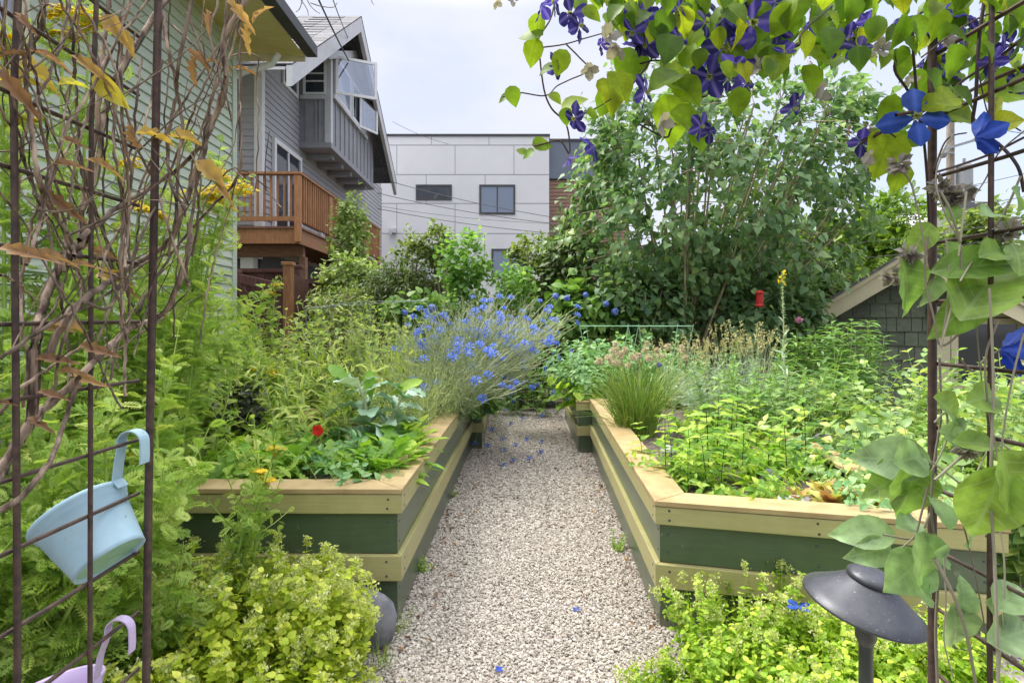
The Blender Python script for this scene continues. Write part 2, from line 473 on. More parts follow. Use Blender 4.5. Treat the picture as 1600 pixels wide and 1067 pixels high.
M['cap'] = painted('cap_paint', (.43, .325, .165), (.31, .215, .1), (.36, .25, .14), .55)
M['green'] = painted('green_paint', (.082, .118, .068), (.064, .094, .054), (.15, .19, .13), .28)
M['soil'] = solid('dark_soil', (.05, .038, .03), (.17, .14, .115), .95, 45, bump=.9)
M['ground'] = solid('garden_ground', (.05, .045, .025), (.11, .1, .06), .95, 6, bump=.8)
M['gravel_bed'] = solid('gravel_base', (.3, .26, .22), (.55, .5, .46), .9, 90, bump=.9)
M['pebble'] = varmat('pebble', [(0, (.05, .045, .045)), (.1, (.2, .16, .14)), (.28, (.33, .295, .255)), (.7, (.455, .415, .37)), (1, (.6, .56, .51))], .8)
M['rust'] = solid('rusty_bronze_metal', (.055, .04, .038), (.12, .075, .06), .55, 60, metal=.3, bump=.3)
M['blue_enamel'] = solid('pale_blue_enamel', (.42, .6, .7), (.35, .53, .64), .35, 20, specks=((.24, .3, .28), 70, .68, .5))
M['lilac_enamel'] = solid('pale_lilac_enamel', (.55, .44, .66), (.5, .4, .62), .35, 20)
M['potbase'] = solid('pot_underside', (.3, .52, .42), (.22, .44, .3), .35, 30)
M['lamp'] = solid('dark_lamp_metal', (.055, .058, .072), (.075, .078, .095), .4, 40, metal=.35, spec=.5, specks=((.3, .3, .29), 150, .66, .55))
M['lampstem'] = solid('dark_green_lamp_stem', (.02, .03, .025), (.04, .05, .045), .4, 40, spec=.5)
M['stone'] = solid('dark_boulder', (.1, .1, .115), (.22, .22, .25), .85, 14, bump=.5)
M['clear'], n_, b_ = mat('clear_window_glass')
t_ = nd(n_, 'ShaderNodeBsdfTransparent'); t_.inputs[0].default_value = (.8, .83, .9, 1)
g_ = nd(n_, 'ShaderNodeBsdfGlossy'); g_.inputs['Roughness'].default_value = .05
m_ = nd(n_, 'ShaderNodeMixShader'); m_.inputs[0].default_value = .35
n_.links.new(t_.outputs[0], m_.inputs[1]); n_.links.new(g_.outputs[0], m_.inputs[2]); n_.links.new(m_.outputs[0], n_.nodes['Material Output'].inputs[0])
M['pale_stone'] = solid('pale_flat_stone', (.42, .42, .45), (.6, .6, .63), .8, 10, bump=.3)
def lm(k, *a, **b): M[k] = leafmat(k + '_leaf', *a, **b)
lm('tansy', [(0, (.19, .32, .06)), (.5, (.35, .48, .11)), (.85, (.48, .58, .18)), (1, (.56, .6, .22))], .45)
lm('oregano', [(0, (.24, .33, .025)), (.5, (.4, .5, .035)), (1, (.58, .6, .1))], .35)
lm('oregreen', [(0, (.16, .3, .02)), (.5, (.28, .44, .035)), (1, (.46, .56, .06))], .35)
lm('oreflower', [(0, (.36, .42, .1)), (.5, (.52, .55, .22)), (1, (.68, .68, .44))], .3)
lm('yellow', [(0, (.55, .36, .01)), (.5, (.72, .52, .015)), (1, (.8, .64, .04))], .2)
lm('dandelion', [(0, (.12, .26, .03)), (.5, (.2, .38, .05)), (1, (.36, .5, .07))], .35)
lm('kale', [(0, (.2, .36, .22)), (.6, (.36, .5, .38)), (1, (.5, .62, .55))], .15, .45)
lm('darkkale', [(0, (.03, .04, .03)), (.6, (.07, .075, .055)), (1, (.12, .11, .09))], .1)
lm('sage', [(0, (.16, .28, .04)), (.5, (.32, .43, .08)), (1, (.55, .6, .17))], .35)
lm('fine', [(0, (.19, .3, .07)), (.5, (.36, .46, .12)), (1, (.56, .58, .24))], .3)
lm('corn', [(0, (.12, .18, .08)), (.5, (.25, .32, .16)), (1, (.4, .45, .26))], .25)
lm('cornflower', [(0, (.05, .1, .5)), (.5, (.09, .19, .66)), (.85, (.2, .3, .75)), (1, (.42, .46, .76))], .3, tcol=(.7, .8, 1.1))
lm('chive', [(0, (.14, .27, .04)), (.5, (.24, .4, .07)), (1, (.46, .5, .14))], .3)
lm('chivehead', [(0, (.36, .3, .24)), (.6, (.56, .47, .38)), (1, (.66, .58, .5))], .2)
lm('mint', [(0, (.12, .26, .03)), (.5, (.23, .4, .055)), (1, (.44, .54, .09))], .4)
lm('lavender', [(0, (.15, .24, .15)), (.5, (.26, .36, .25)), (1, (.42, .5, .38))], .25)
lm('seed', [(0, (.3, .25, .12)), (.5, (.45, .4, .2)), (1, (.6, .56, .36))], .3)
lm('phlox', [(0, (.08, .18, .045)), (.5, (.15, .28, .07)), (1, (.25, .38, .1))], .3)
lm('milkweed', [(0, (.12, .22, .075)), (.4, (.23, .36, .11)), (.8, (.34, .46, .15)), (1, (.5, .52, .15))], .35, .38)
lm('geranium', [(0, (.1, .24, .09)), (.5, (.19, .36, .14)), (1, (.32, .48, .22))], .3)
lm('hydra', [(0, (.08, .17, .035)), (.5, (.15, .28, .06)), (1, (.28, .42, .11))], .3)
lm('pea', [(0, (.1, .22, .05)), (.5, (.19, .35, .09)), (1, (.36, .5, .16))], .4)
lm('lilac', [(0, (.07, .145, .065)), (.4, (.14, .25, .11)), (.75, (.25, .37, .17)), (1, (.42, .5, .14))], .35, .48, .4)
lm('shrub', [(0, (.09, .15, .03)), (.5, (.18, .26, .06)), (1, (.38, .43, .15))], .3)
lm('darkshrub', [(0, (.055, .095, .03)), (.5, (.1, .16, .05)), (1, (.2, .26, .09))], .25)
lm('jasmine', [(0, (.12, .2, .05)), (.5, (.25, .35, .1)), (.8, (.42, .5, .2)), (1, (.68, .7, .5))], .3)
lm('cedar', [(0, (.09, .18, .025)), (.5, (.19, .31, .04)), (1, (.36, .46, .08))], .3)
lm('heuchera', [(0, (.3, .13, .06)), (.4, (.45, .3, .12)), (.7, (.38, .42, .1)), (1, (.52, .52, .16))], .3)
lm('clem', [(0, (.06, .13, .015)), (.45, (.13, .23, .02)), (.8, (.26, .36, .025)), (1, (.44, .45, .03))], .5, .45, .3, veins=(.12, .2, .02))
lm('bigleaf', [(0, (.28, .39, .24)), (.35, (.26, .4, .19)), (.5, (.17, .3, .07)), (1, (.3, .42, .07))], .4, .45, .4, veins=(.36, .48, .26))
lm('purple', [(0, (.02, .018, .085)), (.4, (.045, .038, .18)), (.75, (.085, .07, .28)), (1, (.2, .16, .3))], .35, .5, .2, veins=(.22, .19, .46), mid=True, tcol=(.9, .8, 1.2))
lm('bluepetal', [(0, (.012, .04, .28)), (1, (.035, .1, .5))], .3, .45, .3, veins=(.1, .18, .7), mid=True, tcol=(.6, .8, 1.2))
lm('faded', [(0, (.2, .18, .2)), (1, (.42, .38, .38))], .3)
lm('dry', [(0, (.14, .07, .035)), (.35, (.34, .19, .12)), (.6, (.46, .28, .13)), (.8, (.58, .39, .1)), (1, (.52, .5, .08))], .35, .6)
lm('red', [(0, (.5, .01, .008)), (1, (.7, .03, .02))], .2)
lm('pink', [(0, (.5, .2, .4)), (1, (.66, .36, .5))], .2)
lm('hydraflower', [(0, (.1, .16, .5)), (1, (.24, .34, .7))], .25, tcol=(.8, .9, 1.1))
M['bark'] = solid('vine_bark', (.055, .036, .028), (.36, .27, .205), .85, 55, (1, 1, .2), bump=.9, usevar=.55)
M['tbark'] = solid('lilac_bark', (.2, .16, .11), (.46, .39, .27), .9, 14, (1, 1, .3), bump=.8)
M['gstem'] = varmat('green_stem', [(0, (.22, .36, .06)), (1, (.4, .52, .12))], .55)
M['pstem'] = varmat('pale_stem', [(0, (.3, .38, .19)), (1, (.52, .56, .35))], .6)
M['dstem'] = varmat('dark_stem', [(0, (.03, .018, .025)), (1, (.1, .06, .045))], .6)
M['fstem'] = varmat('downy_stem', [(0, (.2, .17, .13)), (1, (.42, .4, .3))], .8)
M['wire'] = solid('dark_cable', (.06, .06, .07), None, .6)
M['gwire'] = solid('galvanised_wire', (.25, .27, .3), (.38, .4, .43), .5, metal=.4)
M['greenwire'] = solid('green_coated_wire', (.2, .42, .26), (.28, .48, .32), .5)
# building materials
M['sidegreen'] = solid('sage_green_siding', (.47, .52, .42), (.55, .6, .5), .6, 3, (1, 1, 12), bump=.12)
M['sidegrey'] = solid('grey_siding', (.36, .36, .39), (.42, .42, .45), .6, 3, (1, 1, 12), bump=.12)
M['panelgrey'] = solid('grey_panel', (.26, .26, .29), (.3, .3, .33), .6, 5)
M['darkgrey'] = solid('dark_grey_paint', (.05, .052, .06), (.07, .072, .08), .6, 4)
M['trimgrey'] = solid('pale_grey_trim', (.5, .5, .53), (.57, .57, .6), .5, 5)
M['white'] = solid('white_trim', (.72, .72, .74), (.78, .78, .8), .5, 5)
M['creamtrim'] = solid('cream_trim', (.64, .58, .4), (.7, .64, .46), .5, 4)
M['soffit'] = solid('yellow_soffit', (.6, .49, .2), (.68, .57, .26), .6, 3, (1, 14, 1))
M['modern'] = solid('white_cement_panel', (.66, .66, .69), (.71, .71, .735), .6, .6)
M['joint'] = solid('panel_joint', (.33, .33, .36), None, .7)
M['navy'] = solid('slate_blue_panel', (.13, .155, .21), (.155, .18, .24), .5, .8)
M['cedar_wood'] = solid('cedar_boards', (.2, .115, .085), (.29, .175, .13), .6, 3, (1, 1, 14))
M['deck'] = solid('stained_deck_wood', (.28, .125, .055), (.42, .2, .09), .6, 5, (6, 6, 1), bump=.15, usevar=.15)
M['deckdark'] = solid('weathered_deck_beam', (.17, .085, .055), (.27, .14, .09), .7, 6, (1, 1, 6))
M['fence'] = solid('dark_red_fence', (.075, .035, .032), (.16, .075, .06), .7, 6, (8, 8, 1), bump=.2, usevar=.2)
M['shingle'] = solid('grey_roof_shingle', (.09, .09, .1), (.2, .2, .22), .9, 25, bump=.6, usevar=.3)
M['shake'] = solid('dark_green_shake', (.13, .155, .11), (.18, .205, .15), .8, 10, (1, 1, 3), usevar=.2)
M['concrete'] = solid('grey_wall', (.2, .21, .25), (.27, .28, .32), .8, 4)
M['glass'] = glassmat('window_glass', (.03, .04, .055))
M['reflection_glass'] = glassmat('painted_reflection_glass', (.17, .22, .31))  # blue-grey base colour stands in for brighter reflections in the panes
M['paleglass'] = glassmat('bright_window_glass', (.4, .43, .55), .1)
M['pole'] = solid('weathered_pole', (.2, .17, .14), (.34, .3, .26), .9, 8, (4, 4, .6))
M['steel'] = solid('grey_transformer', (.3, .32, .35), (.36, .38, .4), .5)
M['feeder'] = solid('red_feeder', (.3, .01, .012), (.42, .02, .02), .3)
M['terracotta'] = solid('orange_clay', (.5, .2, .12), (.58, .27, .18), .7)

# ================================================================== ground, path
def sheet(name, poly, z, m):
    g = G()
    p = [(x, y, z) for x, y in poly]
    g.add(p, f4=[(0, 1, 2, 3)])
    return struct(g.build(name, m))
sheet('ground', [(-900, -60), (900, -60), (900, 2500), (-900, 2500)], 0.0, M['ground'])
sheet('path', [(-1.3, 0.2), (2.6, 0.2), (2.4, 8.0), (-.6, 8.0)], 0.006, M['gravel_bed'])

def pebbles(name, n, xr, yr, size, keep):
    x = rnd(*xr, n); y = rnd(*yr, n)
    k = keep(x, y); x, y = x[k], y[k]; n = len(x)
    c = np.array([(a, b, d) for a in (-1, 1) for b in (-1, 1) for d in (-1, 1)], float) * .66
    fc = np.array([(1, 0, 0), (-1, 0, 0), (0, 1, 0), (0, -1, 0), (0, 0, 1)], float)
    t = np.vstack([c, fc])
    quads = [((4, 6, 7, 5), 8), ((0, 1, 3, 2), 9), ((2, 3, 7, 6), 10), ((0, 4, 5, 1), 11), ((1, 5, 7, 3), 12)]
    f3 = np.array([(q[i], q[(i + 1) % 4], c_) for q, c_ in quads for i in range(4)])
    s = size * rnd(.55, 1.3, (n, 1)) * rnd(.6, 1.15, (n, 3)) * np.array([1, 1, .75])
    v = t[None] * s[:, None] * rnd(.72, 1.2, (n, 13, 1))
    a = rnd(0, 6.28, n); b = rnd(-.6, .6, n)
    ca, sa, cb, sb = np.cos(a)[:, None], np.sin(a)[:, None], np.cos(b)[:, None], np.sin(b)[:, None]
    y1 = v[..., 1] * cb - v[..., 2] * sb; z1 = v[..., 1] * sb + v[..., 2] * cb
    v = np.stack([v[..., 0] * ca - y1 * sa, v[..., 0] * sa + y1 * ca, z1], -1)
    v += np.stack([x, y, .007 + size * rnd(0, .9, n)], -1)[:, None]
    g = G()
    g.add(v, (f3[None] + (np.arange(n) * 13)[:, None, None]).reshape(-1, 3), var=np.repeat(np.where(rnd(0, 1, n) < .055, rnd(0, .12, n), rnd(.15, 1, n)), 13))
    return g
xl = lambda y: np.interp(y, [0, 2.26, 5.4, 5.41, 8], [-1.25, -.46, -.4, -.29, -.3])
xr_ = lambda y: np.interp(y, [0, 1.97, 2.23, 5.2, 5.21, 8], [2.2, 1.7, .6, .73, .62, .64])
gv = pebbles('gravel', 62000, (-.95, 1.1), (1.55, 3.3), .0061, lambda x, y: (x > np.where(y < 2.27, -.95, xl(y))) & (x < np.where(y < 2.25, 1.1, xr_(y))))
g2 = pebbles('gravel', 42000, (-.5, .8), (3.3, 8.0), .0081, lambda x, y: (x > xl(y)) & (x < xr_(y)))
gv.add(np.vstack(g2.v), np.vstack(g2.f3), var=np.concatenate(g2.var))
g3 = pebbles('gravel', 3500, (1.7, 2.5), (1.5, 3.5), .011, lambda x, y: x > 1.75)
gv.add(np.vstack(g3.v), np.vstack(g3.f3), var=np.concatenate(g3.var))
tag(gv.build('gravel', M['pebble'], smooth=False), 'pale pinkish gravel covering the path between the raised beds', 'gravel', kind='stuff')

# ================================================================== raised beds
def raised_bed(label, A, B, C, D, top, caps=1):            # plan corners A near-inner, B far-inner, C far-outer, D near-outer
    quad = np.array([A, B, C, D], float)
    r = thing('raised_bed', label, 'raised bed', (quad[:, 0].mean(), quad[:, 1].mean(), 0), 'striped wooden raised beds along the path')
    org = np.array([*r.location])
    ctr = quad.mean(0)
    if np.cross(quad[1] - quad[0], quad[2] - quad[1]) < 0: pass
    def off(d):                                               # quad grown outwards by d
        res = []
        for i in range(4):
            p, a, b = quad[i], quad[i - 1], quad[(i + 1) % 4]
            n1 = nrm(a, p); n2 = nrm(p, b)
            m = n1 + n2
            res.append(p + m * d / (1 + n1 @ n2))
        return np.array(res)
    def nrm(a, b):
        d = (b - a) / np.linalg.norm(b - a); n = np.array([d[1], -d[0]])
        return n if n @ ((a + b) / 2 - ctr) > 0 else -n
    z = [0, .31 * top + .012, .52 * top, .815 * top, top]
    def ring(name, dout, din, z0, z1, m, bev=.002):
        o_, i_ = off(dout), off(din)
        for s in range(4):
            t = (s + 1) % 4
            g = G(); va = rnd(0, 1)
            e = .0012 * (s % 2)
            g.prism([(*(p - org[:2]), z0 + e) for p in (o_[s], o_[t], i_[t], i_[s])], (0, 0, z1 - z0 - 2 * e), va)
            g.build(name, m, r, bevel=bev)
    ring('side_panel', 0, -.035, 0.0, z[1], M['green'])
    ring('trim_board', .02, -.03, z[1] + .0005, z[2], M['cream'], .003)
    ring('side_panel', 0, -.035, z[2] + .0005, z[3], M['green'])
    ring('trim_board', .02, -.03, z[3] + .0005, top - .022, M['cream'], .003)
    ring('cap_board', .024, -.12, top - .0215, top, M['cap'], .003)
    if caps:
        g = G(); g.lathe([(0, .0012), (.0045, .001), (.0052, 0)], axis=(0, 0, 1), k=8); sm_ = g.mesh('screw', M['wire'])
        for s in (0, 3):
            a_, b_ = quad[s], quad[(s + 1) % 4]; n_ = nrm(a_, b_); d_ = (b_ - a_) / np.linalg.norm(b_ - a_); ln = np.linalg.norm(b_ - a_)
            for k_, f_ in enumerate((.035, ln * .5, ln - .035)):
                for lv, (z0_, z1_) in enumerate(((z[0], z[1]), (z[1], z[2]), (z[2], z[3]), (z[3], top - .022))):
                    for zz_ in (z0_ + (z1_ - z0_) * .25, z0_ + (z1_ - z0_) * .75):
                        q_ = a_ + d_ * (f_ + rnd(-.006, .006)) + n_ * ((.0202 if lv % 2 else .0002)) - org[:2]
                        o = bpy.data.objects.new('screw', sm_); COL.objects.link(o); o.parent = r; o.location = (float(q_[0]), float(q_[1]), float(zz_ + rnd(-.004, .004)))
                        o.rotation_euler = Vector((n_[0], n_[1], 0)).to_track_quat('Z', 'Y').to_euler()
    g = G(); q = off(-.037) - org[:2]
    nx, ny = 26, 60
    u, w = np.meshgrid(np.linspace(0, 1, nx), np.linspace(0, 1, ny))
    pts = ((1 - u) * (1 - w))[..., None] * q[0] + ((1 - u) * w)[..., None] * q[1] + (u * w)[..., None] * q[2] + (u * (1 - w))[..., None] * q[3]
    zz = top - .07 + .018 * np.sin(pts[..., 0] * 17 + np.sin(pts[..., 1] * 9)) * np.cos(pts[..., 1] * 13) + rnd(-.008, .008, u.shape)
    v = np.concatenate([pts, zz[..., None]], -1).reshape(-1, 3)
    i = (np.arange(ny - 1)[:, None] * nx + np.arange(nx - 1)[None]).ravel()
    g.add(v, f4=np.stack([i, i + 1, i + nx + 1, i + nx], -1))
    g.build('soil', M['soil'], r, smooth=True)
    return r
raised_bed('long cream and green striped bed left of the gravel, dandelion leaves at its corner', (-.455, 2.263), (-.39, 5.36), (-1.55, 5.36), (-1.47, 2.27), .549)
raised_bed('long cream and green striped bed right of the gravel, chives and flat stone in it', (.58, 2.234), (.735, 5.22), (1.85, 5.22), (1.67, 1.96), .51)
raised_bed('far striped bed at the right end of the path, tomato cages in it', (.615, 5.26), (.66, 7.1), (2.2, 7.1), (2.2, 5.26), .485, 0)
raised_bed('far striped bed left of the path, half hidden under the blue cornflowers', (-.285, 5.4), (-.3, 7.6), (-2.0, 7.6), (-2.0, 5.4), .5, 0)

# ================================================================== garden arch
arch = thing('garden_arch', 'rusty brown metal trellis arch framing both sides of the view', 'garden arch', (0, .8, 0))
A0 = np.array([0, .8, 0])
for sx, y_post, ys, xw, zb in ((-1, .99, (.867, .735, .6), .643, 1.2), (1, .927, (.81, .69, .57), .684, 1.133)):
    def rod(nm, pts, r, k=8):
        g = G(); g.tubes(np.asarray(pts) - A0, r, k=k); return g.build(nm, M['rust'], arch, smooth=True)
    lean = .028 if sx < 0 else .0
    rod('post', [(sx * xw, y_post, 0), (sx * (xw - lean * .4), y_post, .9), (sx * (xw - lean), y_post, 1.75), (sx * (xw - lean), y_post, 2.1)], .0064, 10)
    for i, yy in enumerate(ys):
        rod('upright', [(sx * xw, yy, 0), (sx * (xw + rnd(-.004, .004)), yy + rnd(-.004, .004), .8), (sx * (xw + rnd(-.006, .004)), yy, 1.5), (sx * (xw - lean), yy, 2.1)], .0036 if i != 1 else .0042)
    for k in range(-11, 9):
        z = zb + .1 * k
        if .04 < z < 2.05:
            j = rnd(-.005, .005, 2)
            dx = sx * .0062
            rod('crossbar', [(sx * xw + dx, y_post, z + j[0]), (sx * xw + dx, .8, z + j.mean() + rnd(-.003, .003)), (sx * xw + dx, ys[-1] - .03, z + j[1])], .0032)
for yy in (.96, .83, .6):
    an = np.linspace(0, math.pi, 25)
    g = G(); g.tubes(np.stack([.655 * np.cos(an) + .02, np.full(25, yy), 2.1 + .55 * np.sin(an)], -1) - A0, .006 if yy > .9 else .0036, k=8)
    g.build('hoop', M['rust'], arch, smooth=True)
for a in np.linspace(.15, math.pi - .15, 14):
    g = G(); g.tubes(np.array([(.66 * math.cos(a) + .02, .56, 2.1 + .556 * math.sin(a)), (.66 * math.cos(a) + .02, .98, 2.1 + .556 * math.sin(a))]) - A0, .0032, k=6)
    g.build('crossbar', M['rust'], arch, smooth=True)

# ================================================================== hanging pots
def hanging_pot(label, top, drop, out_, h, r1, r2, m, tilt, mbase, wid=.012):
    r = thing('hanging_pot', label, 'plant pot', top)
    ax = Vector((0, 0, 1)); ax.rotate(Euler((-tilt[1], -tilt[0], 0))); ax = np.array(ax)
    e = np.array([1., 0, 0]); e = unit(e - ax * (e @ ax))
    att = np.array([-out_, 0, -drop])
    c = att - e * r1 - ax * h                                # centre of the bottom
    g = G()
    g.lathe([(r2 - .004, .004), (r2 - .001, -.004), (r2 + .0015, -.004), (r2 + .002, .003), (r1 - .005, h - .018), (r1 - .002, h - .016), (r1 - .002, h - .01), (r1 + .001, h - .008), (r1 + .0025, h - .003), (r1, h),
             (r1 - .003, h - .003), (r1 - .006, h - .02), (r2 - .003, .01), (r2 - .004, .004), (0, .004)], axis=ax, org=c, k=48)
    g.build('body', m, r, smooth=True)
    g = G(); g.lathe([(0, .0015), (r2 - .003, .0015)], axis=ax, org=c, k=40)
    g.lathe([(0, -.003), (.005, -.0025), (.005, .002)], axis=ax, org=c + np.array([0, .02, 0]), k=10)
    g.build('underside', mbase, r)
    prof = [att + e * .004 - ax * .016, att + e * .004, att + np.array([out_ * .35, 0, drop * .45]), np.array([-.0075, 0, -.016])]
    prof = [(p[0], p[2]) for p in prof] + [(.012 - .0195 * math.cos(t), -.006 + .0195 * math.sin(t)) for t in np.linspace(0.2, math.pi, 12)] + [(.032, -.03), (.031, -.042)]
    prof = np.array(prof)
    t = np.gradient(prof, axis=0); t /= np.linalg.norm(t, axis=1)[:, None]
    nn = np.stack([-t[:, 1], t[:, 0]], -1) * .001
    v = []
    for s_, e_ in ((-1, 1), (1, 1), (1, -1), (-1, -1)):
        q = prof + nn * e_
        v.append(np.stack([q[:, 0], np.full(len(q), s_ * wid), q[:, 1]], -1))
    v = np.stack(v, 1); k = len(prof)
    g = G()
    g.add(v, f4=[(i * 4 + j, i * 4 + (j + 1) % 4, i * 4 + 4 + (j + 1) % 4, i * 4 + 4 + j) for i in range(k - 1) for j in range(4)] + [(0, 1, 2, 3), (k * 4 - 4, k * 4 - 1, k * 4 - 2, k * 4 - 3)])
    g.build('hook', m, r)
    return r
hanging_pot('pale blue metal pot hooked on the left trellis, tilted so its underside shows', (-.652, .962, 1.006), .072, .018, .1, .071, .052, M['blue_enamel'], (R(42), R(11)), M['potbase'])
hanging_pot('pale lilac metal pot hooked low on the left trellis below the blue pot', (-.652, .93, .706), .085, .03, .1, .071, .052, M['lilac_enamel'], (R(12), R(5)), M['lilac_enamel'], .008)

# ================================================================== path lamp
lp = P(1353, 930, 1.17)
lamp = thing('path_lamp', 'dark metal path lamp with wide tilted hat shade among the oregano', 'garden lamp', (lp[0], lp[1], 0))
zc = lp[2]
ax = unit(np.array([.2, -.12, 1.]))
g = G(); g.lathe([(0, -.012), (.054, -.012), (.112, -.024), (.1145, -.022), (.1135, -.018), (.094, -.005), (.068, .013), (.047, .03), (.042, .034)], axis=ax, org=(0, 0, zc), k=64)
g.build('lamp_shade', M['lamp'], lamp, smooth=True)
g = G(); g.lathe([(.03, .03), (.043, .033), (.0455, .038), (.044, .044), (.036, .051), (.02, .055), (0, .056)], axis=ax, org=(0, 0, zc), k=40)
g.build('cap', M['lamp'], lamp, smooth=True)
g = G(); g.tubes([(0, 0, 0), (0, 0, zc * .5), (0, 0, zc - .012)], .0135, k=20); g.build('stem', M['lampstem'], lamp, smooth=True)
g = G(); g.lathe([(.0135, -.1), (.02, -.085), (.02, -.02), (.012, -.012)], org=(0, 0, zc), k=20); g.build('bulb_holder', M['lampstem'], lamp, smooth=True)

# ================================================================== buildings
def win(g_frame, g_glass, o, u, n, w, h, fw=.09, d=.06, rails=()):   # o lower corner, u along the wall, n outward
    o, u, n = np.array(o, float), np.array(u, float), np.array(n, float); z = np.array([0, 0, 1.])
    def bx(a0, a1, z0, z1, d0, d1, gg):
        p = [o + u * a + z * zz + n * dd for a in (a0, a1) for zz in (z0, z1) for dd in (d0, d1)]
        gg.add(p, f4=[(0, 1, 3, 2), (4, 6, 7, 5), (0, 4, 5, 1), (2, 3, 7, 6), (0, 2, 6, 4), (1, 5, 7, 3)])
    bx(0, fw, 0, h, 0, d, g_frame); bx(w - fw, w, 0, h, 0, d, g_frame)
    bx(fw, w - fw, 0, fw, 0, d - .003, g_frame); bx(fw, w - fw, h - fw, h, 0, d - .003, g_frame)
    for kind, f in rails:
        if kind == 'v': bx(w * f - fw * .3, w * f + fw * .3, fw, h - fw, 0, d - .012, g_frame)
        else: bx(fw, w - fw, h * f - fw * .3, h * f + fw * .3, 0, d - .012, g_frame)
    bx(fw, w - fw, fw, h - fw, -.02, d - .035, g_glass)
def window(parent, o, u, n, w, h, fm, gm, fw=.09, d=.06, rails=()):
    a, b = G(), G()
    win(a, b, o, u, n, w, h, fw, d, rails)
    f = a.build('window', fm, parent); b.build('pane', gm, f)
    return f
def siding(g, o, u, n, length, z1, expo=.115, step=.026):
    o, u, n = np.array(o, float), np.array(u, float), np.array(n, float)
    z = 0
    while z < z1 - 1e-6:
        h = min(expo, z1 - z)
        a = o + np.array([0, 0, z]); up = np.array([0, 0, h])
        v = [a + n * step, a + u * length + n * step, a + u * length + up + n * .004, a + up + n * .004, a + n * .002, a + u * length + n * .002]
        g.add(v, f4=[(0, 1, 2, 3), (4, 5, 1, 0)], var=rnd(0, 1))
        z += h
def boxes(parent, name, m, *bs, bevel=0):
    g = G()
    for b in bs: g.box(*b, var=rnd(0, 1))
    return g.build(name, m, parent, bevel=bevel)

# --- green house, long wall running away on the left
gh = thing('green_house', 'sage green clapboard house close by on the far left with yellow soffit', 'house')
g = G(); g.box(-11, -4.02, -1, 8.16, 0, 5.2); g.build('core', M['sidegreen'], gh)
g = G(); siding(g, (-4, -1, .9), (0, 1, 0), (1, 0, 0), 9.18, 4.4, .122)
siding(g, (-11, 8.18, .9), (1, 0, 0), (0, 1, 0), 6.98, 4.4, .122)
g.build('wall', M['sidegreen'], gh)
boxes(gh, 'skirting', M['panelgrey'], (-11.0, -3.975, -1, 8.17, 0, .88))
boxes(gh, 'corner_board', M['sidegreen'], (-4.1, -3.965, 8.1, 8.215, .885, 5.28))
g = G()
g.prism([(-4.7, -1, 5.32), (-3.1, -1, 5.17), (-3.1, 8.5, 5.17), (-4.7, 8.5, 5.32)], (0, 0, .02)); g.build('soffit', M['soffit'], gh)
g = G(); g.prism([(-11, -1.2, 9.6), (-3.0, -1.2, 5.3), (-3.0, 8.56, 5.3), (-11, 8.56, 9.6)], (0, 0, .12)); g.build('roof', M['shingle'], gh)
boxes(gh, 'gutter', M['darkgrey'], (-3.09, -2.93, -1.2, 8.58, 5.2, 5.36))
boxes(gh, 'fascia', M['creamtrim'], (-4.7, -3.095, 8.51, 8.55, 5.12, 5.3))
g = G(); g.tubes([(-3.4, 8.3, 5.12), (-3.5, 8.3, 4.97), (-3.9, 8.28, 4.85), (-4.15, 8.27, 4.7), (-4.2, 8.27, 4.5), (-4.2, 8.27, .2)], .045, k=8); g.build('downspout', M['white'], gh, smooth=True)
window(gh, (-3.98, 3.2, 3.3), (0, 1, 0), (1, 0, 0), 1.42, 1.7, M['creamtrim'], M['paleglass'], .12, .07)

# --- grey house with the deck
gy = thing('grey_house', 'grey clapboard house with projecting upper bay and steep grey shingle gable', 'house')
XW = -5.5
boxes(gy, 'core', M['sidegrey'], (-14, XW - .02, 12.52, 24, 0, 7.4))
g = G(); siding(g, (-14, 12.5, 2.75), (1, 0, 0), (0, -1, 0), 14 + XW, 4.7, .15)
siding(g, (XW, 12.5, 2.75), (0, 1, 0), (1, 0, 0), 11.5, 4.2, .15)
g.build('wall', M['sidegrey'], gy)
boxes(gy, 'basement_wall', M['darkgrey'], (-14, XW + .01, 12.46, 24, 0, 2.74))
boxes(gy, 'corner_board', M['white'], (XW - .14, XW + .035, 12.455, 12.6, 2.75, 7.1))
boxes(gy, 'column', M['white'], (-5.82, -5.55, 12.2, 12.44, .0, 2.75), (-5.9, -5.47, 12.13, 12.5, 2.6, 2.73))
# upper bay
XB, Y0, Y1, ZB, ZT = -4.7, 14.7, 19.3, 5.85, 8.4
boxes(gy, 'bay', M['panelgrey'], (XW, XB, Y0, Y1, ZB, ZT))
bt = [(XB, XB + .03, y - .025, y + .025, ZB, 7.05) for y in np.arange(Y0 + .45, Y1, .42)]
bt += [(x - .025, x + .025, Y0 - .03, Y0, ZB, 6.95) for x in (XW + .2, XW + .45, XB - .25)]
boxes(gy, 'batten', M['panelgrey'], *bt)
boxes(gy, 'corner_board', M['trimgrey'], (XB - .12, XB + .04, Y0 - .04, Y0 + .12, ZB - .02, ZT))
boxes(gy, 'sill', M['trimgrey'], (XB, XB + .09, Y0 + .13, 18.2, 7.06, 7.16), (XW + .05, XB - .13, Y0 - .07, Y0, 6.96, 7.06))
boxes(gy, 'bay_skirt', M['panelgrey'], (XW, XB + .05, Y0 - .05, Y1, ZB - .14, ZB - .003))
br = []
for y in (15.3, 16.15, 17.0, 17.85, 18.7): br.append((XW + .02, XB - .1, y - .1, y + .1, ZB - .27, ZB - .145))
for b_ in br: boxes(gy, 'bracket', M['panelgrey'], b_)
window(gy, (XW + .12, Y0 - .001, 7.08), (1, 0, 0), (0, -1, 0), .6, 1.0, M['white'], M['glass'], .06, .05, (('h', .35), ('h', .55)))
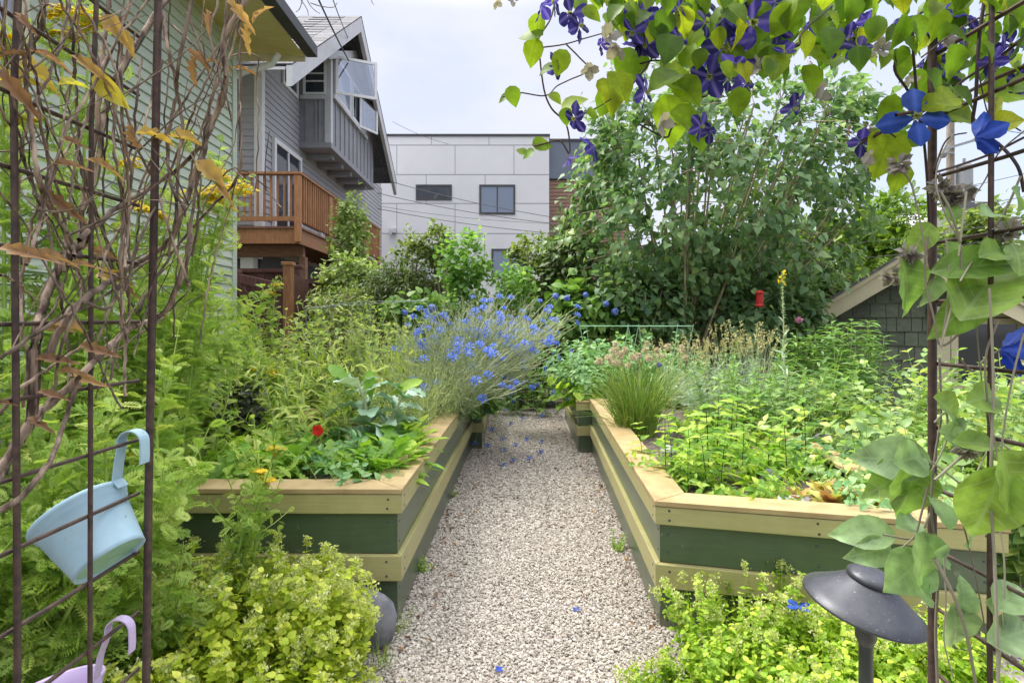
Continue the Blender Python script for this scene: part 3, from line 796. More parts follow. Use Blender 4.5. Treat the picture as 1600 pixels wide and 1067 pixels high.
window(gy, (XB + .001, 15.0, 7.18), (0, 1, 0), (1, 0, 0), 1.45, 1.1, M['white'], M['reflection_glass'], .08, .06)
window(gy, (XB + .001, 16.6, 7.18), (0, 1, 0), (1, 0, 0), 1.45, 1.1, M['white'], M['glass'], .08, .06)
window(gy, (XW + .019, 13.55, 6.9), (0, 1, 0), (1, 0, 0), .95, 1.0, M['white'], M['glass'], .08, .05)
def sash(y0, w, h, zt, ang, gm):                              # casement swung outwards about its near edge
    f = G(); p = G()
    dn = np.array([0, 0, -1.]); u = np.array([math.cos(ang), math.sin(ang), 0]); n = np.cross(u, dn)
    o = np.array([XB + .07, y0, zt])
    def q(a0, a1, b0, b1, t0, t1, gg):
        pts = [o + u * a + dn * b + n * t for a in (a0, a1) for b in (b0, b1) for t in (t0, t1)]
        gg.add(pts, f4=[(0, 1, 3, 2), (4, 6, 7, 5), (0, 4, 5, 1), (2, 3, 7, 6), (0, 2, 6, 4), (1, 5, 7, 3)])
    q(0, .07, 0, h, -.02, .02, f); q(w - .07, w, 0, h, -.02, .02, f); q(.07, w - .07, 0, .07, -.019, .019, f); q(.07, w - .07, h - .07, h, -.019, .019, f)
    q(.07, w - .07, .07, h - .07, -.006, .006, p)
    fo = f.build('sash', M['white'], gy); p.build('pane', gm, fo)
sash(14.95, 1.08, 1.0, 8.22, R(24), M['clear'])
sash(17.3, .8, 1.05, 8.2, R(62), M['clear'])
# gable over the bay, ridge running left to right
g = G()
XR = -4.2
yl, zl, yp, zp, yr, zr = 10.9, 6.15, 15.9, 9.75, 20.8, 6.3
for (ya, za, yb, zb_) in ((yl, zl, yp, zp), (yr, zr, yp, zp)):
    n0 = 16
    for i in range(n0):                                       # shingle courses
        f0, f1 = i / n0, (i + 1) / n0
        a = np.array([0, ya + (yb - ya) * f0, za + (zb_ - za) * f0]); b = np.array([0, ya + (yb - ya) * f1, za + (zb_ - za) * f1])
        for j in range(22):
            x0, x1 = XR - j * .42, XR - (j + 1) * .42
            g.add([(x0, a[1], a[2] + .025 + .012 * (j % 3)), (x1, a[1], a[2] + .025 + .012 * (j % 3)), (x1, b[1], b[2] + .02), (x0, b[1], b[2] + .02), (x0, a[1], a[2]), (x1, a[1], a[2])], f4=[(0, 1, 2, 3), (4, 5, 1, 0)], var=rnd(0, 1))
g.build('roof', M['shingle'], gy)
def rake(ya, za, yb, zb_, hgt, x0, x1, nm, m):
    g = G(); g.prism([(x0, ya, za - .02), (x0, yb, zb_ - .02), (x0, yb, zb_ - hgt), (x0, ya, za - hgt)], (x1 - x0, 0, 0)); g.build(nm, m, gy)
rake(yl, zl, yp, zp, .42, XR - .12, XR - .01, 'bargeboard', M['trimgrey'])
rake(yr, zr, yp + .002, zp, .42, XR - .12, XR - .01, 'bargeboard', M['trimgrey'])
g = G(); g.prism([(XR - .14, yl, zl - .05), (XR - .14, yp, zp - .05), (-12, yp, zp - .05), (-12, yl, zl - .05)], (0, 0, -.05)); g.build('soffit', M['trimgrey'], gy)
g = G(); g.prism([(XW + .01, 12.5, 7.0), (XW + .01, 15.9, 9.55), (XW + .01, 19.8, 6.9), (XW + .01, 19.8, 6.6), (XW + .01, 12.5, 6.6)], (-.1, 0, 0)); g.build('gable_wall', M['sidegrey'], gy)
g = G(); g.prism([(XB - .01, Y0, ZT - .01), (XB - .01, 16.8, 9.0), (XB - .01, Y1, ZT - .01)], (-.7, 0, 0)); g.build('bay_gable', M['panelgrey'], gy)
rake(Y0 - .5, 8.0, 16.7, 9.2, .22, XB + .03, XB + .14, 'bargeboard', M['trimgrey'])
rake(19.6, 8.0, 16.7, 9.2, .22, XB + .03, XB + .14, 'bargeboard', M['trimgrey'])
# doors on the deck
window(gy, (XW + .02, 13.0, 3.3), (0, 1, 0), (1, 0, 0), 1.7, 2.15, M['white'], M['glass'], .11, .07, (('v', .5),))
window(gy, (XW + .02, 16.2, 3.6), (0, 1, 0), (1, 0, 0), 1.5, 1.4, M['white'], M['reflection_glass'], .1, .07)
window(gy, (XW + .02, 19.0, 3.6), (0, 1, 0), (1, 0, 0), 1.3, 1.3, M['white'], M['reflection_glass'], .1, .07)
boxes(gy, 'wall_lantern', M['darkgrey'], (XW + .02, XW + .25, 15.35, 15.6, 4.5, 4.95))

# --- deck
dk = thing('wooden_deck', 'reddish brown wooden deck with balustrade on the side of the grey house', 'deck')
XD, YD, ZD = -4.3, 11.5, 3.15
boxes(dk, 'floor', M['deckdark'], (-7.2, XD + .04, YD - .04, 18.35, ZD - .04, ZD), bevel=0)
boxes(dk, 'rim_beam', M['deck'], (-7.2, XD, YD, YD + .05, ZD - .34, ZD - .045), (XD - .05, XD, YD + .055, 18.35, ZD - .34, ZD - .045))
boxes(dk, 'joist', M['deckdark'], *[(-7.2, XD - .06, y, y + .05, ZD - .3, ZD - .045) for y in np.arange(YD + .45, 16.4, .45)])
boxes(dk, 'beam', M['deckdark'], (-7.2, XD - .1, 12.0, 12.12, ZD - .55, ZD - .31))
for x, y in ((XD - .12, 12.06), (XD - .12, 15.9), (-7, 12.06)):
    boxes(dk, 'post', M['deckdark'], (x - .07, x + .07, y - .07, y + .07, 0, ZD - .555 if y < 13 else ZD - .35), bevel=.006)
rp = [(-7.0, YD), (-5.62, YD), (XD, YD), (XD, 13.4), (XD, 15.0), (XD, 16.65), (XD, 18.3)]
for x, y in rp:
    boxes(dk, 'newel_post', M['deck'], (x - .06, x + .06, y - .1, y + .0 if y == YD else y + .06, ZD - .32, ZD + 1.02), bevel=.006)
boxes(dk, 'handrail', M['deck'], (-7.2, XD + .08, YD - .12, YD + .03, ZD + 1.03, ZD + 1.08), (XD - .07, XD + .08, YD + .035, 18.35, ZD + 1.03, ZD + 1.08), bevel=.005)
boxes(dk, 'bottom_rail', M['deck'], (-7.2, XD - .065, YD - .085, YD - .045, ZD + .1, ZD + .19), (XD - .02, XD + .02, YD + .01, 18.3, ZD + .1, ZD + .19))
for x in np.arange(-7.15, XD - .1, .135):
    if min(abs(x - a) for a, b in rp if b == YD) > .075: boxes(dk, 'baluster', M['deck'], (x - .02, x + .02, YD - .044, YD - .005, ZD + .1, ZD + 1.03))
for y in np.arange(YD + .12, 18.25, .135):
    if min(abs(y - b) for a, b in rp) > .075: boxes(dk, 'baluster', M['deck'], (XD + .021, XD + .06, y - .02, y + .02, ZD + .1, ZD + 1.03))

# --- white modern building
mb = thing('modern_building', 'white panelled modern building with flat roof and two dark windows', 'building')
YM = 26.0
mx0, mx1, mzt = X(585, YM) - 3, X(858, YM), H + 295 / F * YM
boxes(mb, 'wall', M['modern'], (mx0, mx1, YM, 38, 0, mzt - .1))
boxes(mb, 'coping', M['darkgrey'], (mx0, mx1 + .04, YM - .05, 38, mzt - .1, mzt))
g = G()
zrow = [H + (HOR - p) / F * YM for p in (227, 273, 318, 365, 411)]
for z in zrow: g.box(mx0, mx1 - .0, YM - .006, YM + .01, z - .018, z + .018)
zz = [mzt - .1] + zrow + [0]
cols = [(674, 764), (620, 711, 803), (666, 758), (620, 711), (666, 757), (620, 711, 803)]
for i, cs in enumerate(cols):
    for c in cs:
        x = X(c, YM)
        g.box(x - .015, x + .015, YM - .006, YM + .01, zz[i + 1] + .019, zz[i] - .019)
g.build('panel_joint', M['joint'], mb)
def mwin(px0, py0, px1, py1, gm, rails=(), parent=mb):
    a = P(px0, py1, YM); b = P(px1, py0, YM)
    return window(parent, (a[0], YM - .001, a[2]), (1, 0, 0), (0, -1, 0), b[0] - a[0], b[2] - a[2], M['darkgrey'], gm, .08, .05, rails)
mwin(650, 289, 706, 313, M['glass'])
mwin(749, 289, 805, 335, M['reflection_glass'], (('v', .5),))
mwin(768, 389, 826, 435, M['reflection_glass'], (('v', .5),))
boxes(mb, 'wall_light', M['trimgrey'], (X(609, YM), X(620, YM), YM - .25, YM - .01, H + 140 / F * YM, H + 147 / F * YM), (X(611, YM), X(614, YM), YM - .35, YM - .251, H + 137 / F * YM, H + 143 / F * YM))
boxes(mb, 'upper_volume', M['navy'], (mx1 + .001, X(985, YM), YM + .5, 38, H + 230 / F * YM, H + 293 / F * YM - .1))
boxes(mb, 'coping', M['darkgrey'], (mx1 + .05, X(985, YM) + .05, YM + .45, 38, H + 293 / F * YM - .1, H + 293 / F * YM))
g = G(); siding(g, (mx1 - .23, YM + .6, 0), (1, 0, 0), (0, -1, 0), 4.0, H + 229 / F * YM, .17, .03); g.build('cedar_cladding', M['cedar_wood'], mb)
boxes(mb, 'core', M['cedar_wood'], (mx1 + .01, X(985, YM), YM + .63, 37, 0, H + 229 / F * YM))

# --- low porch behind the lilac
pr = thing('porch', 'small porch with white window and orange boards behind the tree', 'porch')
YP = 15.0
boxes(pr, 'wall', M['cedar_wood'], (X(868, YP), X(1010, YP), YP, YP + 2, 0, H + 55 / F * YP))
g = G()
for c in np.arange(868, 1005, 7): g.box(X(c, YP), X(c + 5, YP), YP - .06, YP - .01, 1.3, H + 40 / F * YP)
g.build('board_rail', M['deck'], pr)
boxes(pr, 'rail_cap', M['darkgrey'], (X(862, YP), X(1012, YP), YP - .12, YP - .0, H + 22 / F * YP, H + 26 / F * YP))
window(pr, (X(885, YP), YP - .01, H + 44 / F * YP), (1, 0, 0), (0, -1, 0), .62, 1.1, M['white'], M['glass'], .09, .05)
window(pr, (X(930, YP), YP - .01, H + 44 / F * YP), (1, 0, 0), (0, -1, 0), .62, 1.1, M['white'], M['glass'], .09, .05)
tag(boxes(None, 'clay_wall', M['terracotta'], (X(945, 14), X(985, 14), 14, 14.3, 0, H + 68 / F * 14)), 'orange painted wall patch glimpsed behind the tree branches', 'wall')
tag(boxes(None, 'low_wall', M['concrete'], (X(1085, 10), X(1290, 10), 10, 10.25, 0, H + 0 / F * 10), bevel=.01), 'low blue grey wall behind the seed stalks', 'wall')

# --- shed on the right
sh = thing('shed', 'dark green shingled shed with cream gable trim at right', 'shed')
YS = 8.2
xe, ze = X(1232, YS), H - 22 / F * YS
xp, zp_ = X(1432, YS), H + 116 / F * YS
xe2 = 2 * xp - xe
g = G(); yb = YS + .35
zr_ = 0.0
k = 0
def roofz(x): return zp_ - abs(x - xp) * (zp_ - ze) / (xp - xe) - .1
while zr_ < zp_:
    x = xe + .35 + (.1 if k % 2 else 0)
    while x < xe2 - .35:
        w = rnd(.12, .24)
        if roofz(x + w / 2) > zr_ + .12:
            zt = min(zr_ + .235, roofz(x + w / 2))
            e = rnd(0, .008)
            g.add([(x, yb - .02 - e, zr_), (x + w - .008, yb - .02 - e, zr_), (x + w - .008, yb, zt), (x, yb, zt), (x, yb, zr_), (x + w - .008, yb, zr_)], f4=[(0, 1, 2, 3), (4, 5, 1, 0)], var=rnd(0, 1))
        x += w
    zr_ += .215; k += 1
g.build('shake_wall', M['shake'], sh)
g = G(); g.prism([(xe + .32, yb + .01, 0), (xe2 - .32, yb + .01, 0), (xe2 - .32, yb + .01, roofz(xe + .32)), (xp, yb + .01, zp_ - .1), (xe + .32, yb + .01, roofz(xe + .32))], (0, 4.6, 0)); g.build('wall', M['darkgrey'], sh)
for s_ in (-1, 1):
    xo = xe if s_ < 0 else xe2
    g = G(); g.prism([(xo, YS, ze), (xp, YS, zp_), (xp, YS, zp_ - .3), (xo, YS, ze - .26)], (0, .05, 0)); g.build('bargeboard', M['creamtrim'], sh, bevel=.004)
    g = G(); g.prism([(xo - s_ * -.04, YS - .03, ze + .0), (xp, YS - .03, zp_ + .03), (xp, YS - .03, zp_ - .04), (xo - s_ * -.04, YS - .03, ze - .07)], (0, .028, 0)); g.build('trim', M['creamtrim'], sh)
    g = G(); g.prism([(xo + s_ * .06, YS - .05, ze - .015), (xp, YS - .05, zp_ + .035), (xp, YS - .05, zp_ + .075), (xo + s_ * .06, YS - .05, ze + .03)], (0, 5.2, 0)); g.build('roof', M['shingle'], sh)
    g = G(); g.prism([(xo, YS + .051, ze - .1), (xp, YS + .051, zp_ - .07), (xp, YS + .051, zp_ - .1), (xo, YS + .051, ze - .13)], (0, .3, 0)); g.build('soffit', M['darkgrey'], sh)
wx = X(1428, yb)
boxes(sh, 'pilaster', M['creamtrim'], (wx, wx + .2, yb - .09, yb - .03, .1, H + 8 / F * yb), bevel=.004)
boxes(sh, 'head_trim', M['creamtrim'], (wx - .05, wx + 1.25, yb - .13, yb - .03, H + 9 / F * yb, H + 25 / F * yb), bevel=.008)
window(sh, (wx + .21, yb - .03, .25), (1, 0, 0), (0, -1, 0), .8, H + 8 / F * yb - .26, M['creamtrim'], M['glass'], .08, .05)

th_ = R(33)                                                   # the gable faces the garden path
pv = Vector((xp, YS, 0)); rm = Matrix.Rotation(-th_, 3, 'Z')
sh.location = pv - rm @ pv; sh.rotation_euler = (0, 0, -th_)
# --- far house and pole
fh = thing('far_house', 'distant house with grey roof between the trees at right', 'house')
YH = 32
boxes(fh, 'wall', M['trimgrey'], (X(1455, YH), X(1560, YH), YH, YH + 8, 0, H + 150 / F * YH))
g = G(); g.prism([(X(1445, YH), YH - .4, H + 148 / F * YH), (X(1470, YH), YH - .4, H + 188 / F * YH), (X(1500, YH), YH - .4, H + 148 / F * YH)], (0, 8, 0)); g.build('gable', M['trimgrey'], fh)
g = G(); g.prism([(X(1465, YH), YH - .6, H + 186 / F * YH), (X(1545, YH), YH - .6, H + 186 / F * YH), (X(1570, YH), YH - .6, H + 150 / F * YH), (X(1490, YH), YH - .6, H + 150 / F * YH)], (0, 8, .6)); g.build('roof', M['shingle'], fh)
YU = 24
pl = thing('utility_pole', 'weathered wooden utility pole with transformer beyond the right trellis', 'utility pole', (X(1485, YU), YU, 0))
zt = H + 335 / F * YU
g = G(); g.tubes([(0, 0, 0), (0, 0, zt * .5), (0, 0, zt)], .17, .14, k=14, cap=True); g.build('post', M['pole'], pl, smooth=False)
g = G(); g.lathe([(0, 6.3), (.3, 6.3), (.3, 7.75), (.24, 7.85), (0, 7.87)], org=(.5, -.1, 0), k=20); g.lathe([(.06, 7.8), (.06, 8.1), (0, 8.12)], org=(.5, -.1, 0), k=8); g.build('transformer', M['steel'], pl, smooth=False)
g = G(); g.bar((-.45, -.2, 8.45), (.9, -.2, 8.85), .08, .1); g.bar((0, -.2, 8.3), (-.5, -.2, 8.3), .06, .06)
g.lathe([(.1, 8.1), (.18, 8.25), (.14, 8.45), (.05, 8.5)], org=(-.5, -.25, 0), k=8); g.lathe([(.06, 8.8), (.1, 8.9), (.04, 9.05)], org=(.9, -.2, 0), k=8)
g.build('crossarm', M['steel'], pl)
def cable(label, a, b, sag, r=.008):
    t = np.linspace(0, 1, 22)[:, None]
    p = a * (1 - t) + b * t; p[:, 2] -= sag * 4 * (t * (1 - t))[:, 0]
    g = G(); g.tubes(p, r, k=5)
    tag(g.build('power_cable', M['wire'], smooth=True), label, 'cable', 'overhead cables')
cable('uppermost overhead cable crossing the white building below its windows', P(600, 281, 20), P(900, 345, 18), .12, .011)
cable('second overhead cable crossing the white building', P(590, 302, 20), P(890, 352, 18), .12, .011)
cable('pale thin overhead cable, third down across the white building', P(592, 322, 20), P(870, 350, 18), .1, .007)
cable('lowest overhead cable crossing the white building', P(590, 326, 20), P(880, 366, 18), .1, .011)
cable('thick black service cable dropping from the top to the bay gable', P(480, -40, 9), P(545, 95, 15), .05, .018)
cable('thin black service cable running beside the thick one above the bay', P(510, -30, 9), P(545, 62, 15), .05, .01)
for i, (a, b, c, d, nm) in enumerate(((1300, 325, 1640, 262, 'highest'), (1300, 345, 1640, 300, 'second highest'), (1290, 380, 1640, 330, 'middle'), (1290, 405, 1640, 352, 'second lowest'), (1290, 430, 1640, 372, 'lowest'))):
    cable('%s of the cables in front of the trees at right' % nm, P(a, b, 22 if i < 2 else 12), P(c, d, 23 if i < 2 else 11), .15, .013 if i < 2 else .007)
cable('long cable across the sky from the utility pole to the right', P(1485, 182, 24), P(1680, 215, 22), .2, .014)
cable('faint cable in the sky right of the bay roof', P(613, 190, 24), P(700, 225, 26), .1, .008)

# ================================================================== fence and gate
fc = thing('fence', 'dark red board fence behind the garden in front of the deck', 'fence')
def boards(g, x0, x1, y, z1, w=.14):
    x = x0
    while x < x1 - .02:
        ww = min(w, x1 - x); g.box(x + .003, x + ww - .003, y - rnd(0, .004), y + .02, .05, z1, var=rnd(0, 1)); x += ww
g = G(); YF = 9.6; boards(g, X(472, YF), X(705, YF), YF, 1.86); boards(g, X(372, 9.0), X(452, 9.0), 9.0, 2.0); g.build('board_panel', M['fence'], fc)
boxes(fc, 'top_rail', M['fence'], (X(470, YF), X(706, YF), YF - .06, YF + .05, 1.862, 1.93), (X(370, 9), X(452, 9), 8.94, 9.05, 2.002, 2.06))
for px, yy, zt in ((466, 9.55, 2.12), (590, YF, 1.98), (705, YF, 1.95), (372, 8.95, 1.98)):
    x = X(px, yy); boxes(fc, 'post', M['fence'], (x - .06, x + .06, yy - .07, yy + .05, 0, zt), (x - .085, x + .085, yy - .095, yy + .075, zt + .001, zt + .05), bevel=.004)
g = G(); xx = X(466, 9.0); 
for i in range(5): g.box(xx - .02, xx, 8.62 + i * .17, 8.78 + i * .17, .05, 1.98 - i * .02, var=rnd(0, 1))
g.build('board_panel', M['fence'], fc)
gt = thing('garden_gate', 'dark red wooden garden gate with sloped top and diagonal brace', 'gate')
YG = 8.5
g = G(); x0, x1 = X(370, YG), X(448, YG)
for i in range(6):
    xa = x0 + (x1 - x0) * i / 6; g.box(xa + .003, xa + (x1 - x0) / 6 - .003, YG, YG + .022, .06, 1.74 - .025 * i, var=rnd(0, 1))
g.build('board_panel', M['fence'], gt)
g = G(); g.bar((x0, YG - .03, 1.88), (x1, YG - .03, 1.71), .05, .13, var=.8); g.build('top_rail', M['fence'], gt, bevel=.004)
g = G(); g.bar((x0 + .05, YG - .025, 1.75), (x0 + .35, YG - .025, 1.2), .04, .12, var=.3); g.build('brace', M['fence'], gt, bevel=.004)
g = G(); g.bar((x0, YG - .025, .5), (x1, YG - .025, .5), .04, .12, var=.5); g.build('bottom_rail', M['fence'], gt, bevel=.004)
for px, zt in ((451, 2.06), (364, 1.95)):
    x = X(px, YG); boxes(gt, 'post', M['deck'] if px > 400 else M['fence'], (x - .06, x + .06, YG - .07, YG + .06, 0, zt), (x - .08, x + .08, YG - .09, YG + .08, zt + .001, zt + .05), bevel=.004)

# ================================================================== plants: helpers
def bez(a, b, c, m=7):
    t = np.linspace(0, 1, m)[None, :, None]
    return (1 - t) ** 2 * a[:, None] + 2 * t * (1 - t) * b[:, None] + t * t * c[:, None]
def stalks(n, base_r, spread, h, lean=(0, 0), m=7, up=.62, org=(0, 0, 0), sq=(1, 1)):
    az = rnd(0, 6.283, n); r = base_r * np.sqrt(rnd(0, 1, n))
    a = np.stack([r * np.cos(az) * sq[0], r * np.sin(az) * sq[1], np.zeros(n)], -1)
    az2 = az + rnd(-.7, .7, n); hh = rnd(*h, n); s = spread * rnd(.25, 1, n)
    c = a + np.stack([s * np.cos(az2) + lean[0] * hh, s * np.sin(az2) + lean[1] * hh, hh], -1)
    b = a + np.stack([(c - a)[:, 0] * .3, (c - a)[:, 1] * .3, hh * up], -1)
    p = bez(a, b, c, m)
    p[:, 1:-1] += rnd(-.012, .012, (n, m - 2, 3)) * (h[1] * .6)
    return p + np.asarray(org)
def along(pts, t):
    n, m, _ = pts.shape
    f = t * (m - 1); i = np.minimum(f.astype(int), m - 2); w = (f - i)[..., None]
    k = np.arange(n)[:, None]
    a, b = pts[k, i], pts[k, i + 1]
    return a * (1 - w) + b * w, unit(b - a)
def put(g, pts, per, T, L, t0=.1, t1=1., el=35, elj=14, mode='spiral', taper=.6, lj=.25, vlo=0, vhi=1, vtip=0):
    n = len(pts)
    if mode == 'opp':
        h_ = per // 2; t = np.repeat(np.linspace(t0, t1, h_), 2)[None]; az = np.tile(np.array([0, math.pi]), h_) + np.repeat(np.arange(h_) * 1.571, 2)
    else:
        t = np.linspace(t0, t1, per)[None]; az = np.arange(per) * 2.4
    t = np.clip(t + rnd(-.5, .5, (n, t.shape[1])) * (0.02 if mode == 'opp' else (t1 - t0) / per), 0, 1)
    az = az[None] + rnd(0, 6.28, (n, 1)) + rnd(-.35, .35, t.shape)
    p, tg = along(pts, t)
    u = unit(np.cross(tg, np.array([.31, .95, .1]))); w = np.cross(tg, u)
    rad = np.cos(az)[..., None] * u + np.sin(az)[..., None] * w
    e = np.radians(el + rnd(-elj, elj, t.shape))[..., None]
    D = np.sin(e) * tg + np.cos(e) * rad
    U = tg + rnd(-.25, .25, tg.shape)
    ls = L * (1 - taper * (t - t0) / max(t1 - t0, 1e-3)) * rnd(1 - lj, 1 + lj, t.shape)
    va = np.clip(rnd(vlo, vhi, t.shape) + vtip * (t - .5), 0, 1)
    g.inst(T, p.reshape(-1, 3), D.reshape(-1, 3), U.reshape(-1, 3), ls.ravel(), va.ravel())
def dome(k=6, hgt=.6):
    a = np.arange(k) / k * 6.2832
    v = np.vstack([np.stack([np.cos(a) * .5, np.sin(a) * .5, a * 0], -1), [[0, 0, hgt * .5]]])
    return dict(v=v, f3=np.array([(i, (i + 1) % k, k) for i in range(k)]), f4=np.zeros((0, 4), int), uv=np.zeros((k + 1, 3)))
def ball():
    v = np.array([(1, 0, 0), (-1, 0, 0), (0, 1, 0), (0, -1, 0), (0, 0, 1), (0, 0, -1)], float) * .5
    f = [(0, 2, 4), (2, 1, 4), (1, 3, 4), (3, 0, 4), (2, 0, 5), (1, 2, 5), (3, 1, 5), (0, 3, 5)]
    return dict(v=v, f3=np.array(f), f4=np.zeros((0, 4), int), uv=np.zeros((6, 3)))
DOME, BALL = dome(), ball()
def rdir(n, up=0.):
    d = rng.normal(size=(n, 3)); d[:, 2] += up
    return unit(d)
def corymb(g, c, r, n, size, flat=.35, var=(0, 1)):           # cluster of little buttons
    for q in np.atleast_2d(c):
        a = rnd(0, 6.28, n); rr = r * np.sqrt(rnd(0, 1, n))
        p = q + np.stack([rr * np.cos(a), rr * np.sin(a), r * flat * (1 - (rr / r) ** 2) + rnd(-.1, .1, n) * r], -1)
        U = np.stack([rr * np.cos(a) / r * .6, rr * np.sin(a) / r * .6, np.ones(n)], -1)
        t = unit(np.cross(U, rdir(n)))
        g.inst(DOME, p, t, U, size * rnd(.8, 1.2, n), rnd(*var, n))
def puff(g, c, r, n, T, L, upw=0.2, var=(0, 1)):              # ball of little petals
    c = np.atleast_2d(c)
    for q in c:
        d = rdir(n, upw); g.inst(T, q + d * r * .25, d, rdir(n), L * rnd(.8, 1.2, n), rnd(*var, n))
def rosette(g, c, n, T, L, el=(15, 70), var=(0, 1), az0=0, r0=.01):
    az = np.arange(n) * 2.4 + az0 + rnd(-.3, .3, n)
    e = np.radians(np.linspace(el[0], el[1], n) + rnd(-8, 8, n))
    D = np.stack([np.cos(az) * np.cos(e), np.sin(az) * np.cos(e), np.sin(e)], -1)
    U = np.stack([-np.cos(az) * np.sin(e), -np.sin(az) * np.sin(e), np.cos(e)], -1) + rnd(-.2, .2, (n, 3))
    g.inst(T, np.asarray(c) + D * r0, D, U, L * rnd(.7, 1.15, n), rnd(*var, n))

def tree(root, center, radii, ncl, nlv, T, L, lm_, bm, base, nlimb=9, r0=.05, rt=.006, power=.5, cl_r=.22, droop=-.25, split_z=.25, hole=.35, seed=1, lvj=.3, limb_curve=.4, min_z=None, trunk_r=None, fan=.25):
    """limbs from the base into the crown, twigs to leaf clusters near the outside, gaps where the clumps are thin"""
    center = np.asarray(center, float); radii = np.asarray(radii, float); base = np.asarray(base, float)
    d = rdir(nlimb, .35); tips = center + d * radii * rnd(.55, .85, (nlimb, 1))
    if min_z is not None: tips[:, 2] = np.maximum(tips[:, 2], min_z)
    b0 = base + np.stack([rnd(-1, 1, nlimb) * r0 * 2, rnd(-1, 1, nlimb) * r0 * 2, np.zeros(nlimb)], -1)
    cc = b0 + (tips - b0) * np.array([fan, fan, .0]) + np.stack([np.zeros(nlimb), np.zeros(nlimb), (tips - b0)[:, 2] * rnd(.4, .66, nlimb)], -1)
    limbs = bez(b0, cc, tips, 12)
    limbs[:, 2:] += np.cumsum(rnd(-.03, .03, (nlimb, 10, 3)), 1) * radii.mean() * .4
    gb, gl = G(), G()
    gb.tubes(limbs, r0 * rnd(.7, 1.1, nlimb), rt * 1.6, k=6)
    if trunk_r: gb.tubes(np.array([base + (0, 0, 0), base + (.02, 0, .3), base + (0, .02, .7)]), trunk_r, trunk_r * .8, k=10)
    k = 0; cs = []
    ph = rnd(0, 6.28, 6)
    while len(cs) < ncl and k < ncl * 40:
        k += 1
        q = rdir(1)[0] * (rnd(0, 1) ** (power / 1.5))
        x = q * radii
        nz = math.sin(x[0] * 3.1 / radii.mean() * 2 + ph[0]) * math.sin(x[1] * 2.9 / radii.mean() * 2 + ph[1]) + math.sin(x[2] * 3.3 / radii.mean() * 2 + ph[2]) * .8 + math.sin((x[0] - x[2]) * 4.1 / radii.mean() + ph[3]) * .5
        if nz < -1.3 + hole * 2 and rnd(0, 1) < .75: continue
        x = x * (1 + .12 * math.sin(4 * math.atan2(q[2], q[0]) + ph[4]))
        p = center + x
        if min_z is not None and p[2] < min_z: continue
        cs.append(p)
    cs = np.array(cs); n = len(cs)
    lp_ = limbs[:, 4:].reshape(-1, 3)
    dist = ((cs[:, None] - lp_[None]) ** 2).sum(-1); j = dist.argmin(1); st = lp_[j]
    md = (st + cs) / 2 + np.stack([rnd(-.1, .1, n), rnd(-.1, .1, n), rnd(-.05, .12, n)], -1) * radii.mean() * .3
    tw = bez(st, md, cs, 5)
    gb.tubes(tw, rt, rt * .45, k=4)
    t = rnd(.45, 1, (n, nlv)); p, tg = along(tw, t)
    p = (p + rng.normal(size=p.shape) * cl_r * .42).reshape(-1, 3); tg = tg.reshape(-1, 3)
    out_ = unit((p - center) / radii)
    D = unit(out_ * .6 + rng.normal(size=p.shape) * .6 + tg * .3 + np.array([0, 0, droop]))
    U = unit(out_ * .5 + np.array([0, 0, .9]) + rng.normal(size=p.shape) * .45)
    va = np.clip(np.repeat(rnd(0, .75, n), nlv) * .5 + rnd(0, .55, n * nlv), 0, 1)
    gl.inst(T, p, D, U, L * rnd(1 - lvj, 1 + lvj, len(p)), va)
    o = root.location
    for gg in (gb, gl):
        gg.v = [v - np.array([o.x, o.y, o.z]) for v in gg.v]
    gb.build('branches', bm, root, smooth=True)
    gl.build('foliage', lm_, root, smooth=True)
    return cs, tw

GR = {}
# ================================================================== trees and shrubs of the background
YL = 8.0
lil = thing('lilac_tree', 'big many stemmed lilac tree with heart shaped leaves right of centre', 'tree', (X(1062, YL), YL, 0))
tips, tw = tree(lil, P(1122, 292, YL), (2.4, 1.65, 1.78), 740, 12, HEART, .104, M['lilac'], M['tbark'], (X(1062, YL), YL, .0), nlimb=60, r0=.022, rt=.007, power=.36, cl_r=.2, droop=-.45, hole=.2, min_z=1.15, fan=.48, trunk_r=.13)
g = G()
sel = tips[rng.permutation(len(tips))[:60]]
for q in sel:
    if q[2] > 2.4 and q[1] < YL + .4:
        g = G(); n = 40; a = rnd(0, 1, n); p = q - np.array(lil.location) + np.stack([rnd(-1, 1, n) * .05 * (1 - a), rnd(-1, 1, n) * .05 * (1 - a), a * .2 + .02], -1)
        g.inst(SM, p, rdir(n, .3), rdir(n), .026, rnd(0, .35, n)); g.build('seed_head', M['dry'], lil)
# a low skirt of leaves and twigs under the crown
lil2 = thing('lilac_sucker', 'young lilac shoots leafing low around the foot of the big tree', 'shrub', (X(1085, 8.2), 8.2, 0))
tree(lil2, P(1095, 470, 8.3), (1.75, .8, .8), 260, 12, HEART, .11, M['lilac'], M['tbark'], (X(1085, 8.2), 8.2, 0), 10, .02, .006, .5, .2, -.4, hole=.1, min_z=.25)

